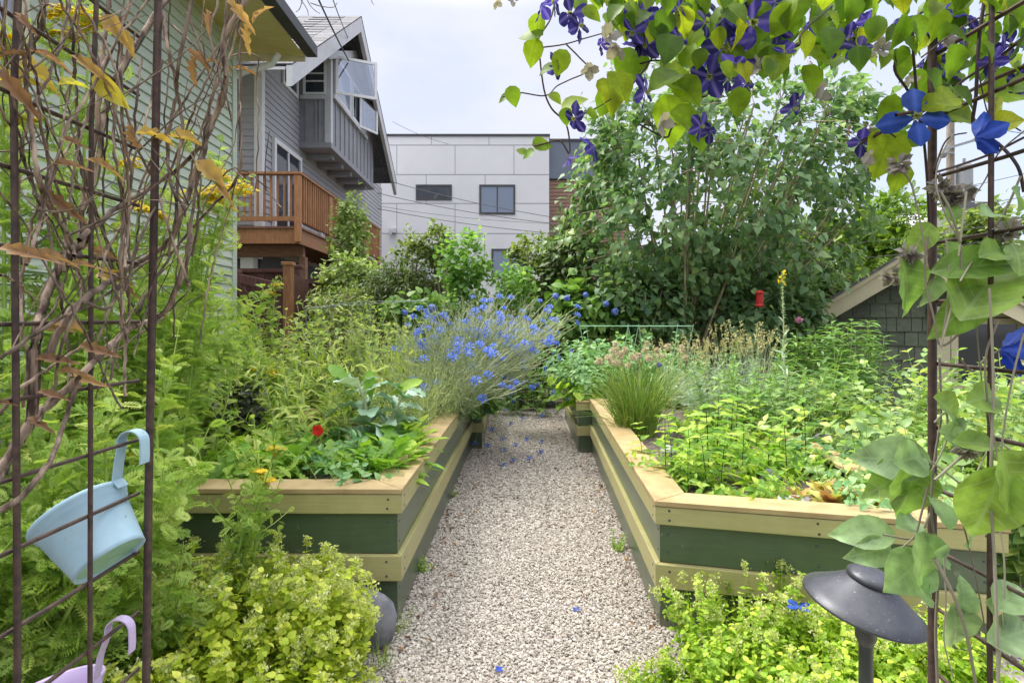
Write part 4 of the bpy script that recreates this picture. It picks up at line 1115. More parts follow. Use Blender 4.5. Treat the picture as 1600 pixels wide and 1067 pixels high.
lil3 = thing('lilac_sucker', 'leafy lilac shoots at the right of the trunk below the red feeder', 'shrub', (X(1200, 7.6), 7.6, 0))
tree(lil3, P(1190, 490, 7.7), (.95, .5, .6), 130, 12, HEART, .105, M['lilac'], M['tbark'], (X(1200, 7.6), 7.6, 0), 10, .015, .005, .5, .18, -.4, hole=.05, min_z=.2)
lil4 = thing('lilac_sucker', 'leafy lilac shoots left of the trunk above the tomato cages', 'shrub', (X(1000, 7.5), 7.5, 0))
tree(lil4, P(1005, 470, 7.6), (.75, .45, .55), 110, 12, HEART, .105, M['lilac'], M['tbark'], (X(1000, 7.5), 7.5, 0), 10, .015, .005, .5, .18, -.4, hole=.05, min_z=.3)
def shrub(name, label, px, py, Y, rx, ry, rz, ncl, nlv, T, L, lmk, group=None, cat='shrub', bm='tbark', base=None, **k):
    c = P(px, py, Y)
    b = (c[0] if base is None else X(base, Y), Y, 0)
    r = thing(name, label, cat, b, group)
    tree(r, c, (rx, ry, rz), ncl, nlv, T, L, M[lmk], M[bm], b, k.pop('nlimb', 9), k.pop('r0', .03), k.pop('rt', .005), **k)
    return r
shrub('cedar_tree', 'bright green cedar with drooping sprays right of the lilac', 1385, 415, 13, 1.0, 1.0, 1.75, 300, 12, FROND, .3, 'cedar', cat='tree', droop=-.3, cl_r=.25, nlimb=14, power=.6)
shrub('cedar_tree', 'darker cedar showing through below the lilac crown', 1262, 440, 12.5, 1.4, 1.0, 1.5, 260, 12, FROND, .3, 'cedar', cat='tree', droop=-.3, cl_r=.25, power=.6)
shrub('broadleaf_tree', 'round leafy tree behind the far house at the right edge', 1600, 395, 17, 2.1, 1.5, 1.7, 330, 12, OVW, .17, 'shrub', cat='tree', cl_r=.3)
shrub('broadleaf_tree', 'leafy tree under the utility pole above the shed roof', 1505, 415, 17.5, 1.2, 1.3, 1.6, 220, 12, OVW, .16, 'shrub', cat='tree', cl_r=.3)
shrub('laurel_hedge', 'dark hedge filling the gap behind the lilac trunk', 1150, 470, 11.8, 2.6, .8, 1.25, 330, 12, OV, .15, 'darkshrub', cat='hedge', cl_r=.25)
shrub('jasmine_vine', 'pale flecked jasmine climbing over the corner of the wooden deck', 548, 385, 11.0, .33, .45, 1.05, 170, 16, OV, .085, 'jasmine', cat='vine', cl_r=.2, hole=.05)
shrub('jasmine_vine', 'spreading jasmine mound on the fence below the deck post', 548, 446, 9.3, .55, .4, .5, 150, 14, OV, .08, 'jasmine', cat='vine', cl_r=.18, hole=.05)
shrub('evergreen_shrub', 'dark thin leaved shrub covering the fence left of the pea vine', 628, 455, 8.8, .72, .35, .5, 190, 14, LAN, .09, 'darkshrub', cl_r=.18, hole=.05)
shrub('evergreen_shrub', 'low shrub with pale leaf tips in front of the dark gate', 535, 490, 8.3, .5, .4, .4, 130, 14, LAN, .085, 'shrub', cl_r=.18, hole=.05)
shrub('evergreen_shrub', 'twiggy upright shrub against the white building, second from the jasmine', 642, 418, 9.0, .36, .3, .62, 90, 9, OV, .075, 'shrub', cl_r=.12, hole=.3, nlimb=12)
shrub('evergreen_shrub', 'arching spray of small leaves beside the pea vine top', 683, 385, 8.9, .26, .25, .38, 80, 9, OV, .07, 'shrub', cl_r=.1, hole=.3, base=705)
shrub('evergreen_shrub', 'camellia like shrub with upright shoots in front of the lower window', 838, 432, 9.2, .52, .4, .75, 190, 11, OV, .085, 'shrub', cl_r=.14, hole=.2, nlimb=14)
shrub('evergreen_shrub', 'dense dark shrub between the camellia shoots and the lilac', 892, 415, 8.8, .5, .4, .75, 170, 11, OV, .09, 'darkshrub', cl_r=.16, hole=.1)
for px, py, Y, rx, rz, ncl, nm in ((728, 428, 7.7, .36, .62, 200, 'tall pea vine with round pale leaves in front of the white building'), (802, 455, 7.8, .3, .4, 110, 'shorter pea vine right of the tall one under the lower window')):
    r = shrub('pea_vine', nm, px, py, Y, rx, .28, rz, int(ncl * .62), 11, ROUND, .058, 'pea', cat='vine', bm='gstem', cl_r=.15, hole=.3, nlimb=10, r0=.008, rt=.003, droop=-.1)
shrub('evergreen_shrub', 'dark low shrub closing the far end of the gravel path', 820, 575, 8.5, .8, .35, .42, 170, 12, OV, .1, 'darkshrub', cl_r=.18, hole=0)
def mopheads(r, spots, R_, key='hydraflower'):
    n = 90
    g = G(); d = rdir(n, .3); g.inst(ROUND, d * R_ * .7, unit(np.cross(d, rdir(n))), d, R_ * .42, rnd(0, 1, n)); me = g.mesh('flower_head', M[key], True)
    for s in spots:
        o = bpy.data.objects.new('flower_head', me); COL.objects.link(o); o.parent = r; o.location = Vector(s) - r.location; o.rotation_euler = (rnd(-.4, .4), rnd(-.4, .4), rnd(0, 6)); o.scale = (rnd(.8, 1.2),) * 3
hy = shrub('hydrangea', 'hydrangea bush with blue mopheads below the porch', 925, 492, 7.7, .8, .4, .42, 170, 10, OVW, .13, 'hydra', cl_r=.16, hole=0, nlimb=14)
mopheads(hy, [P(a, b, 7.25) for a, b in ((868, 463), (886, 466), (915, 461), (947, 475), (961, 487), (1012, 487))], .055)
hy = shrub('hydrangea', 'hydrangea with two deep blue mopheads beside the pea vine', 655, 505, 7.4, .45, .35, .35, 90, 10, OVW, .12, 'hydra', cl_r=.15, hole=0)
mopheads(hy, [P(a, b, 6.9) for a, b in ((632, 488), (668, 487), (675, 482))], .06)
fd = thing('bird_feeder', 'small red feeder hanging in the lilac branches', 'bird feeder', P(1187, 462, 6.6))
g = G(); g.lathe([(0, -.13), (.05, -.13), (.055, -.115), (.04, -.1), (.042, .02), (.058, .03), (.02, .06), (0, .062)], k=16); g.build('body', M['feeder'], fd)
g = G(); g.tubes([(0, 0, .06), (.01, .0, .3), (.04, .05, .6)], .002, k=4); g.build('cord', M['wire'], fd)

# ================================================================== left border: tansy
def tansy(label, px, Y, h, n=5, heads=(), lean=(0, 0), spread=.28, z0=0., L=.15, per=34, br=.1, t0=.06, hr=.07):
    r = thing('tansy_plant', label, 'flowering plant', (X(px, Y), Y, z0), 'tansy plants in the left border')
    st, lf = G(), G()
    p = stalks(max(n, 1), br, spread, (h * .75, h), lean, 9)
    if heads:
        tp_ = np.array([P(a, b_, Y + rnd(-.08, .08)) for a, b_ in heads]) - np.array(r.location)
        b0_ = np.stack([tp_[:, 0] * .25 + rnd(-.05, .05, len(tp_)), rnd(-.1, .1, len(tp_)), np.zeros(len(tp_))], -1)
        ph_ = bez(b0_, b0_ + (tp_ - b0_) * np.array([.3, .3, .6]), tp_, 9)
        p = np.vstack([ph_, p]) if n else ph_
    n = len(p)
    put(lf, p, per, TANSY, L, t0, .98, 28, 20, taper=.55, vtip=.25)
    q, tg = along(p, np.linspace(.2, .95, 11)[None] + rnd(-.02, .02, (n, 11)))       # side shoots
    q = q.reshape(-1, 3); tg = tg.reshape(-1, 3); d = unit(rdir(len(q), .6) + tg)
    sh_ = bez(q, q + d * .07, q + d * rnd(.09, .19, (len(q), 1)) + (0, 0, .05), 4)
    st.tubes(p, .0085, .0035, k=6); st.tubes(sh_, .0025, .0015, k=4); st.build('stem', M['gstem'], r, smooth=True)
    put(lf, sh_, 9, TANSY, L * .55, .2, 1., 35, 20, taper=.4, vlo=.2)
    lf.build('foliage', M['tansy'], r, smooth=False)
    for tip in p[:len(heads), -1]:
        f = G(); m_ = 5
        offs = np.stack([rnd(-1, 1, m_), rnd(-1, 1, m_), rnd(-.35, .25, m_)], -1) * hr * .62
        offs[0] = 0
        for o_ in offs:
            corymb(f, o_, hr * .55, 26, .0155)
            f.tubes(np.array([(0, 0, -.03), (o_[0] * .6, o_[1] * .6, -.02), tuple(o_)]), .0014, k=4, var=.3)
        o = f.build('flower_head', M['yellow'], r); o.location = tip; o.rotation_euler = (rnd(-.3, .3), rnd(-.3, .3), 0)
    return r
tansy('tall tansy with bright yellow heads level with the deck railing', 215, 2.4, 1.3, 3, [(338, 276), (362, 298), (322, 308), (345, 318)], spread=.14, hr=.09)
tansy('tall tansy with small heads behind the middle of the left trellis', 185, 2.35, 1.45, 3, [(195, 259), (217, 324), (246, 336)], spread=.2)
tansy('tallest tansy, its yellow heads high at the top left corner', 95, 2.15, 1.9, 3, [(100, 22), (140, 35), (118, 55)], spread=.22)
tansy('tansy at the left edge with yellow head near the house window', 5, 1.95, 1.7, 3, [(4, 72), (40, 190)], spread=.2)
tansy('tansy deep behind the vine, second from the left edge', 150, 2.9, 1.65, 5, [(285, 215), (150, 255)], spread=.3)
tansy('bushy tansy against the green house wall', 60, 3.0, 1.55, 6, (), spread=.35)
tansy('leafy tansy left of the garden gate', 275, 3.3, 1.3, 6, (), spread=.28)
tansy('tall leafy tansy without flowers against the house corner', 300, 3.0, 1.62, 5, (), spread=.22, L=.16)
tansy('leafy tansy hiding the lower end of the green wall', 338, 3.7, 1.6, 6, (), spread=.3, L=.17)
tansy('leafy tansy standing behind the trellis post', 235, 2.65, 1.55, 5, (), spread=.22, L=.15)
tansy('leaning tansy stems behind the left end of the bed', 295, 2.75, 1.2, 3, (), (.1, 0), .12, L=.12)
tansy('tansy clump behind the blue pot', 170, 1.75, 1.1, 7, (), spread=.38, L=.15)
tansy('low tansy clump below the blue pot', 95, 1.62, .72, 9, (), spread=.4, L=.15, t0=.0)
tansy('tansy clump at the bottom left edge', 10, 1.5, .8, 9, (), spread=.4, L=.15, t0=.0)
tansy('short tansy in front of the left end of the bed', 160, 1.98, .55, 5, [(240, 715)], spread=.22, L=.13, t0=.0)
tansy('slanting tansy stem with yellow head before the striped bed', 345, 2.0, .7, 0, [(412, 738), (430, 700), (418, 748)], L=.09, hr=.03)
tansy('tansy standing just left of the bed end', 255, 3.1, 1.15, 6, (), spread=.24, z0=0, L=.14)
tansy('tansy thicket at the far left end of the bed', 250, 3.9, 1.35, 8, (), spread=.4, z0=0, L=.17)
tansy('tansy with orange yellow head before the gate', 378, 4.9, .66, 4, [(373, 505)], spread=.25, z0=.48, L=.13)
tansy('small tansy with yellow head in front of the garden gate', 428, 5.4, .6, 2, [(431, 446), (420, 458)], spread=.2, z0=.48, L=.12)
tansy('half hidden tansy with golden head in mid bed', 422, 3.7, .4, 3, [(412, 574), (428, 583)], spread=.2, z0=.48, L=.12, hr=.06)

# ================================================================== left bed
def herb(name, label, cat, px, Y, z0, n, base_r, spread, h, T, L, lmk, smk='gstem', per=16, el=35, mode='spiral', lean=(0, 0), sr=.003, group=None, taper=.5, t0=.08, sq=(1, 1), elj=14, smooth=False, vtip=0, up=.62):
    r = thing(name, label, cat, (X(px, Y), Y, z0), group)
    st, lf = G(), G()
    p = stalks(n, base_r, spread, h, lean, 7, up, sq=sq)
    st.tubes(p, sr, sr * .5, k=5); st.build('stem', M[smk], r, smooth=True)
    put(lf, p, per, T, L, t0, 1., el, elj, mode, taper, vtip=vtip)
    lf.build('foliage', M[lmk], r, smooth=smooth)
    return r, p
ZS = .475
for i, (px, Y, h, nm) in enumerate(((440, 4.3, .85, 'yellow green weedy bush right below the gate'), (400, 3.4, .7, 'yellow green bush at the left of the bed, above the dark kale'), (510, 4.6, .9, 'yellow green bush under the deck post'), (560, 3.9, .68, 'yellow green bush behind the kale leaves'), (600, 5.0, .85, 'light green bush left of the hydrangea heads'), (475, 3.2, .5, 'low yellow green bush with pale twigs in the middle of the bed'), (430, 5.2, .9, 'yellow green bush at the back of the bed by the fence'), (540, 5.2, .95, 'yellow green bush at the back below the jasmine'))):
    herb('sage_bush', nm, 'plant', px, Y, ZS, 30, .2, .34, (h * .5, h), LAN if i % 2 else OV, .13 if i % 2 else .085, 'sage', 'pstem', 18, 35, 'opp', sr=.0028, group='yellow green bushes in the left bed', vtip=.3)
for px, Y, h, nm in ((600, 4.2, .72, 'feathery fine leaved plant left of the cornflowers'), (650, 4.5, .78, 'feathery fine plant beside the cornflowers, tallest of its kind'), (560, 4.75, .8, 'feathery fine plant behind the yellow green bush'), (665, 3.9, .5, 'short feathery plant at the inner edge of the bed'), (625, 3.6, .45, 'wispy fine plant behind the toothed leaves')):
    herb('feathery_plant', nm, 'plant', px, Y, ZS, 60, .18, .2, (h * .55, h), LIN, .075, 'fine', 'pstem', 22, 55, sr=.0016, group='feathery plants in the left bed', vtip=.35)
def rosettes(label, px, Y, spots, T, L, lmk, n=14, el=(10, 65), z0=ZS, name='leafy_plant', cat='plant', group=None):
    r = thing(name, label, cat, (X(px, Y), Y, z0), group)
    g = G()
    for dx, dy, s in spots: rosette(g, (dx, dy, 0), n, T, L * s, el, az0=rnd(0, 6))
    g.build('foliage', M[lmk], r, smooth=True)
    return r
GD = 'toothed leafy plants at the bed corner'
rosettes('toothed dandelion leaves spilling over the corner of the left bed', 590, 2.66, [(0, 0, 1), (.1, .1, .9), (-.12, .08, .8), (.04, -.06, .9), (.06, .2, 1)], RUNC, .21, 'dandelion', 20, (18, 78), group=GD, name='dandelion')
rosettes('toothed leaves along the path edge of the left bed', 630, 3.05, [(0, 0, 1), (-.1, .14, 1), (-.02, .3, .9)], RUNC, .22, 'dandelion', 18, (15, 78), group=GD, name='dandelion')
rosettes('smooth broad leaves behind the dandelion corner', 590, 3.05, [(0, 0, 1), (.16, .1, .9), (-.14, .1, .9)], RUNC, .17, 'dandelion', 18, (25, 80), group=GD, name='dandelion')
rosettes('upright ribbed leaf plant left of the red flower', 455, 2.72, [(0, 0, 1), (.15, .1, .8)], RUNC, .2, 'dandelion', 14, (35, 80), group=GD, name='dandelion')
GL = 'low seedlings in the left bed'
for i_, (px, Y, nm, k) in enumerate(((340, 2.6, 'frilly low salad leaves at the left end of the bed', 'mint'), (405, 2.55, 'low crinkled leaves by the bed rim, left of the middle', 'dandelion'), (500, 2.5, 'small round leaves hanging over the bed rim', 'geranium'), (545, 2.46, 'round dark nasturtium leaves at the rim beside the dandelion', 'geranium'), (380, 2.95, 'mixed low leaves under the leaning tansy', 'sage'), (520, 2.9, 'low leaves behind the red flower', 'geranium'), (440, 3.05, 'pale low leaves in front of the twiggy bush', 'mint'))):
    herb('salad_plant', nm, 'plant', px, Y, ZS, 22, .13, .16, (.05, .2), OV if 'round' in nm else RUNC if i_ % 2 else TOOTH, .055 if 'round' in nm else .11, k, 'gstem', 8, 20, sr=.0018, group=GL) if i_ != 2 else None
kl = thing('kale_plant', 'tall blue green kale with big wavy leaves in the left bed', 'vegetable', (X(575, 3.1), 3.1, ZS))
p = bez(np.array([(0., 0, 0), (.02, 0, 0)]), np.array([(.03, 0, .2), (.12, .03, .2)]), np.array([(-.06, 0, .42), (.2, .05, .36)]), 8)
for q in p: g = G(); g.tubes(q[None], .011, .007, k=7); g.build('stem', M['pstem'], kl, smooth=True)
g = G(); put(g, p, 15, KALE, .2, .2, 1., 35, 18, taper=.3); g.build('foliage', M['kale'], kl, smooth=True)
g = G(); g.inst(OBL, np.array([(-.08, 0, .36), (.12, 0, .32), (.02, 0, .3)]), np.array([(-.6, -.1, .95), (.75, -.2, .75), (-.1, -.3, 1)]), np.array([(.5, -.8, .4), (-.5, -.8, .5), (0, -.9, .3)]), np.array([.19, .18, .16]), np.array([.4, .8, .5])); g.build('young_leaves', M['dandelion'], kl, smooth=True)
dkk = thing('dark_kale', 'clump of almost black curly kale behind the left bed rim', 'vegetable', (X(372, 3.15), 3.15, ZS))
g = G()
for q in range(26):
    c = np.array([rnd(-.13, .13), rnd(-.1, .1), rnd(.12, .36)]); n = 22
    g.inst(OVW, c + rng.normal(size=(n, 3)) * .025, rdir(n, .3), rdir(n, .5), .035, rnd(0, 1, n))
g.build('foliage', M['darkkale'], dkk)
g = G(); g.tubes(stalks(8, .04, .12, (.18, .3)), .006, .004, k=5); g.build('stem', M['dstem'], dkk)
ns = thing('nasturtium', 'single bright red nasturtium flower among the leaves of the left bed', 'flower', P(497, 672, 2.75))
g = G(); az = np.arange(5) * 1.257
g.inst(ROUND, np.zeros((5, 3)), np.stack([np.cos(az), np.full(5, -.35), np.sin(az)], -1), np.stack([np.cos(az) * .3, np.full(5, -1.), np.sin(az) * .3], -1), .03, rnd(0, 1, 5)); g.build('petals', M['red'], ns, smooth=True)
g = G(); g.tubes([(0, .005, -.005), (.01, .03, -.08), (.03, .03, -.2)], .0015, k=5); g.build('stem', M['gstem'], ns)
wf = thing('wire_frame', 'square galvanised wire plant support at the back of the left bed', 'plant support', P(560, 500, 4.9))
g = G()
for a, b in (((-.45, 0, .1), (.1, 0, .14)), ((-.45, 0, .1), (-.45, 0, -.5)), ((.1, 0, .14), (.1, 0, -.5)), ((-.05, .3, .17), (.55, .3, .18)), ((.55, .3, .18), (.55, .3, -.5)), ((-.45, 0, .1), (-.05, .3, .17)), ((.1, 0, .14), (.55, .3, .18)), ((-.45, 0, -.12), (.1, 0, -.1))):
    g.tubes([a, b], .0024, k=6)
g.build('wire', M['gwire'], wf, smooth=True)
# cornflowers
g = G(); n = 13; az = np.arange(n) * 2.4; e = np.linspace(.1, 1.1, n)
d = np.stack([np.cos(az) * np.cos(e), np.sin(az) * np.cos(e), np.sin(e)], -1)
g.inst(T_leaf([(0, .02), (.5, .1), (.85, .28), (1, .1)], .2, .2, .05), d * .004, d, np.array([0, 0, 1.]), .024, rnd(.1, .9, n)); g.inst(DOME, np.array([[0, 0, .002]]), (1, 0, 0), (0, 0, 1), .016, 0.)
CORN = g.mesh('flower', M['cornflower'], True)
g = G(); g.lathe([(0, -.012), (.006, -.006), (.005, .002), (.001, .004)], k=6); CALYX = g.mesh('calyx', M['gstem'], True)
def cornflowers(label, base, n, nf, spread, h, lean, br=.1, minz=None, var=None):
    r = thing('cornflower_plant', label, 'flowering plant', base, 'blue cornflowers leaning over the path')
    p = stalks(n, br, spread, h, lean, 9, .55)
    p[:, 4:] += np.cumsum(rnd(-.02, .02, (n, 5, 3)), 1)
    if minz is not None: p[..., 2] = np.maximum(p[..., 2], minz + rnd(0, .05, p.shape[:2]))
    q, tg = along(p, rnd(.45, .85, (n, 3))); q = q.reshape(-1, 3); tg = tg.reshape(-1, 3)
    e_ = q + unit(tg + rdir(len(q), .25) * .55) * rnd(.08, .24, (len(q), 1))
    sd_ = bez(q, (q + e_) / 2 + rnd(-.015, .015, q.shape), e_, 5)
    st = G(); st.tubes(p, .003, .0018, k=4); st.tubes(sd_, .002, .0014, k=3); st.build('stem', M['pstem'], r)
    lf = G(); put(lf, p, 34, LIN, .1, .03, .95, 45, 22, taper=.5); put(lf, sd_, 6, LIN, .045, .1, .95, 50, 18, taper=.3); lf.build('foliage', M['corn'], r)
    tips_ = np.vstack([p[:, -1], sd_[:, -1]]); dirs = np.vstack([p[:, -1] - p[:, -2], sd_[:, -1] - sd_[:, -2]])
    bd = G(); bd.inst(BALL, tips_, unit(dirs), np.array([1., 0, .1]), .011, rnd(0, 1, len(tips_))); tag(bd.build('buds', M['seed'], r), kind='stuff')
    for i in rng.permutation(len(tips_))[:nf]:
        o = bpy.data.objects.new('flower', CORN); COL.objects.link(o); o.parent = r; o.location = tips_[i]
        v = Vector(unit(dirs[i] + np.array([0, -.15, .25]))); o.rotation_euler = v.to_track_quat('Z', 'Y').to_euler(); o.scale = (rnd(1.05, 1.6),) * 3
        c_ = bpy.data.objects.new('calyx', CALYX); COL.objects.link(c_); c_.parent = o
    return r
cornflowers('cornflower clump standing upright behind the left bed, its heads against the pea vine', (X(715, 4.9), 4.9, ZS), 85, 52, .62, (.35, 1.0), (.12, 0))
cornflowers('cornflower clump sprawling right across the path towards the far bed', (X(738, 5.1), 5.1, .5), 120, 80, .5, (.15, .85), (.7, -.08))
cornflowers('dense cornflower clump at the inner edge of the left bed', (X(700, 4.25), 4.25, ZS), 80, 34, .5, (.2, .7), (.15, -.08))
cornflowers('leafy cornflower clump at the near end, fewest heads', (X(690, 4.7), 4.7, ZS), 80, 26, .5, (.3, .85), (.1, 0))
cornflowers('bushy cornflower clump in the middle of the group', (X(735, 5.3), 5.3, ZS), 110, 46, .6, (.3, .95), (.25, -.05))
cornflowers('far cornflower clump with heads before the hydrangea', (X(790, 6.2), 6.2, .42), 70, 44, .62, (.45, 1.05), (.15, 0))
dr = thing('cornflower_plant', 'drooping cornflower stems whose heads hang down over the gravel', 'flowering plant', (-.3, 5.2, .52), 'blue cornflowers leaning over the path')
tp = np.array([P(a, b, Y) for a, b, Y in ((762, 693, 5.0), (785, 683, 5.1), (805, 692, 5.0), (822, 684, 5.1), (845, 688, 5.0), (844, 704, 4.9), (826, 713, 4.8), (786, 724, 4.75), (801, 716, 4.85), (798, 660, 5.2), (742, 690, 5.1), (768, 668, 5.1), (872, 560, 5.3), (890, 548, 5.3), (905, 590, 5.4), (862, 612, 5.3), (885, 622, 5.35), (845, 648, 5.2), (815, 652, 5.2), (870, 520, 5.3), (900, 505, 5.4), (850, 575, 5.2), (760, 640, 5.0), (790, 638, 5.3), (801, 625, 5.3), (838, 600, 5.4), (815, 596, 5.4), (830, 604, 5.35), (797, 615, 5.3), (788, 700, 4.95))])
b0 = np.tile(np.array([[-.33, 5.2, .5]]), (len(tp), 1)) + rnd(-.05, .05, (len(tp), 3)); md = (b0 + tp) / 2 + np.array([.1, 0, .16])
p = bez(b0, md, tp, 9) - np.array(dr.location)
g = G(); g.tubes(p, .0022, .0012, k=4); g.build('stem', M['pstem'], dr)
g = G(); put(g, p, 14, LIN, .06, .05, .9, 50, 18); g.build('foliage', M['corn'], dr)
for q, d in zip(p[:, -1], p[:, -1] - p[:, -2]):
    o = bpy.data.objects.new('flower', CORN); COL.objects.link(o); o.parent = dr; o.location = q; o.rotation_euler = Vector(d + np.array([0, -.02, 0])).to_track_quat('Z', 'Y').to_euler(); o.scale = (1.35,) * 3
    c_ = bpy.data.objects.new('calyx', CALYX); COL.objects.link(c_); c_.parent = o
herb('leafy_weed', 'broad green leaves at the foot of the cornflowers on the path edge', 'plant', 735, 5.1, .4, 26, .22, .25, (.1, .3), TOOTH, .11, 'hydra', per=10, el=15)
herb('leafy_weed', 'dark leaves at the far end of the path under the cornflower stems', 'plant', 835, 7.6, .02, 30, .45, .25, (.3, .75), OV, .13, 'hydra', per=12, el=20)

# ================================================================== right bed
ZR = .44
ch = thing('chive_clump', 'large chive clump with round dry flower heads at the path corner of the right bed', 'plant', (X(995, 3.85), 3.85, ZR))
p = stalks(430, .12, .3, (.26, .5), m=6, up=.75)
g = G(); g.tubes(p, .0026, .0009, k=4); 
p2 = stalks(70, .12, .42, (.1, .3), m=6, up=1.2); g.tubes(p2, .0022, .0008, k=3); g.build('leaves', M['chive'], ch, smooth=True)
p3 = stalks(30, .11, .28, (.46, .62), m=6, up=.7); g = G(); g.tubes(p3, .0024, .0016, k=4); g.build('stem', M['chive'], ch)
g = G(); puff(g, (0, 0, 0), .024, 70, SMN, .022, .1, (.2, .9)); hm = g.mesh('flower_head', M['chivehead'], False)
g = G(); puff(g, (0, 0, 0), .02, 60, SMN, .02, .1, (.7, 1)); hm2 = g.mesh('flower_head', M['purple'], False)
for i, q in enumerate(p3[:, -1]):
    o = bpy.data.objects.new('flower_head', hm2 if i == 3 else hm); COL.objects.link(o); o.parent = ch; o.location = q; o.scale = (rnd(.8, 1.15),) * 3; o.rotation_euler = tuple(rnd(0, 3, 3))
r0, _ = herb('mint_sprig', 'upright dark stemmed mint sprig in the near corner of the right bed', 'herb', 1040, 2.7, ZR, 1, .001, .02, (.3, .31), TOOTH, .1, 'mint', 'dstem', 14, 20, 'opp', sr=.0028, group='dark stemmed mint sprigs in the right bed', taper=.35, t0=.2)
r1, _ = herb('mint_sprig', 'upright dark stemmed mint sprig in the near corner of the right bed', 'herb', 1080, 2.65, ZR, 1, .002, .05, (.26, .3), TOOTH, .09, 'mint', 'dstem', 12, 22, 'opp', sr=.0026, group='dark stemmed mint sprigs in the right bed', taper=.35, t0=.15)
for px, Y, s in ((1005, 3.05, .75), (1060, 2.6, .75), (1105, 2.55, 1.), (1108, 2.75, 1.25), (1075, 2.9, .9), (1140, 3.0, 1.1), (1160, 2.75, .8), (1050, 3.2, .9), (1120, 3.3, 1.15), (1200, 2.8, .8), (1090, 3.1, 1.), (1215, 3.1, 1.0), (1190, 3.5, 1.1), (1030, 2.8, .7), (1125, 2.5, .9), (1150, 3.3, 1.2), (1075, 2.5, .65), (1230, 2.7, .95), (1260, 3.0, 1.1)):
    dup(r0 if rnd(0, 1) < .5 else r1, (X(px, Y), Y, ZR), rnd(0, 6), s * rnd(.9, 1.1))
GRB = 'grey green bushes at the back of the right bed'
for px, Y, h, nm in ((1120, 4.4, .42, 'blue grey russian sage mound behind the mint'), (1165, 4.8, .5, 'taller blue grey mound left of the thistle stalk'), (1085, 4.9, .4, 'small grey green mound behind the chives'), (1200, 4.2, .36, 'grey green mound right of the russian sage')):
    herb('russian_sage', nm, 'plant', px, Y, ZR, 50, .2, .22, (h * .5, h), FINE, .09, 'lavender', 'pstem', 16, 40, sr=.0018, group=GRB)
for px, Y, h, nm in ((1110, 5.6, .72, 'pale seed stalks left of the tall thistle'), (1155, 5.5, .8, 'pale seed stalks just left of the red feeder'), (1190, 5.3, .75, 'pale seed stalks below the red feeder'), (1060, 5.4, .62, 'loose pale stalks behind the chive heads')):
    r, p = herb('lavender', nm, 'flowering plant', px, Y, ZR, 36, .16, .22, (h * .7, h), LIN, .06, 'lavender', 'pstem', 12, 55, sr=.0018, group='pale seed stalks behind the right bed', taper=.6)
    g = G()
    q, _ = along(p, rnd(.78, 1, (len(p), 12)))
    for w in q: g = G(); w = w + rnd(-.008, .008, w.shape); g.inst(SM, w, rdir(len(w), .5), rdir(len(w)), .02, rnd(0, 1, len(w))); g.build('seed_head', M['seed'], r)
th = thing('tall_weed', 'single tall pale weed stalk rising above the right bed', 'plant', (X(1235, 3.9), 3.9, ZR))
p = np.array([[(0, 0, 0), (-.0, 0, .25), (-.05, 0, .5), (-.045, 0, .75), (-.055, 0, 1.0), (-.05, 0, 1.1)]]); p = np.array([[np.interp(t, np.linspace(0, 1, 6), p[0, :, c]) for c in range(3)] for t in np.linspace(0, 1, 10)])[None]
g = G(); g.tubes(p, .006, .002, k=6); g.build('stem', M['pstem'], th, smooth=True)
g = G(); put(g, p, 34, LAN, .13, .25, .7, 45, 20, taper=.8); put(g, p, 60, SM, .028, .65, 1, 40, 20, taper=.3); g.build('foliage', M['lavender'], th)
g = G(); q, _ = along(p, rnd(.86, 1, (1, 26))); g.inst(SM, q[0] + rnd(-.02, .02, (26, 3)), rdir(26, .3), rdir(26), .024, .9); g.build('flowers', M['yellow'], th)
for px, Y, h, nm in ((1140, 3.9, .5, 'loose leafy stems behind the mint sprigs'), (1225, 3.7, .5, 'loose leafy stems at the foot of the tall weed'), (1180, 4.4, .62, 'taller leafy stems in the middle of the right bed'), (1270, 4.0, .6, 'leafy stems before the left phlox')):
    herb('leafy_herb', nm, 'plant', px, Y, ZR, 22, .18, .2, (h * .5, h), LANW, .09, 'phlox', 'gstem', 18, 28, sr=.003, group='leafy stems in the middle of the right bed', taper=.4)
GP = 'upright phlox stems before the shed'
for px, Y, h, nm in ((1290, 5.2, 1.2, 'phlox stem group at the left before the shed roof'), (1325, 5.0, 1.28, 'tallest phlox stems before the shed wall'), (1350, 5.4, 1.15, 'phlox stems closest to the shed pilaster'), (1265, 5.6, 1.1, 'phlox stems by the low eave of the shed'), (1305, 4.6, .95, 'shorter phlox stems in front of the tall ones')):
    herb('phlox', nm, 'flowering plant', px, Y, .0, 8, .14, .14, (h * .85, h), LANW, .15, 'phlox', 'gstem', 34, 18, 'opp', sr=.004, group=GP, taper=.3, t0=.3)
GM = 'broad leaved snowberry bushes right of the beds'
def parts_of(r, name, me, pts):
    for q in pts:
        o = bpy.data.objects.new(name, me); COL.objects.link(o); o.parent = r; o.location = [float(c) for c in q]; o.rotation_euler = tuple(rnd(0, 3, 3)) if name == 'berry_cluster' else (rnd(-.3, .3), rnd(-.3, .3), rnd(0, 6)); o.scale = (rnd(.65, 1.05),) * 3
g = G(); g.inst(BALL, rng.normal(size=(10, 3)) * .012, rdir(10), rdir(10), .013, rnd(0, 1, 10)); BERRY = g.mesh('berry_cluster', M['lavender'], True)
mk = [(1290, 3.6, .74), (1345, 3.3, .76), (1400, 3.7, .88), (1450, 3.1, .74), (1500, 3.6, .9), (1550, 3.2, .86), (1600, 3.6, .9), (1420, 2.75, .58), (1520, 2.6, .66), (1590, 2.5, .64), (1330, 4.3, .84), (1260, 4.2, .72), (1470, 4.4, 1.0), (1570, 4.4, 1.0)]
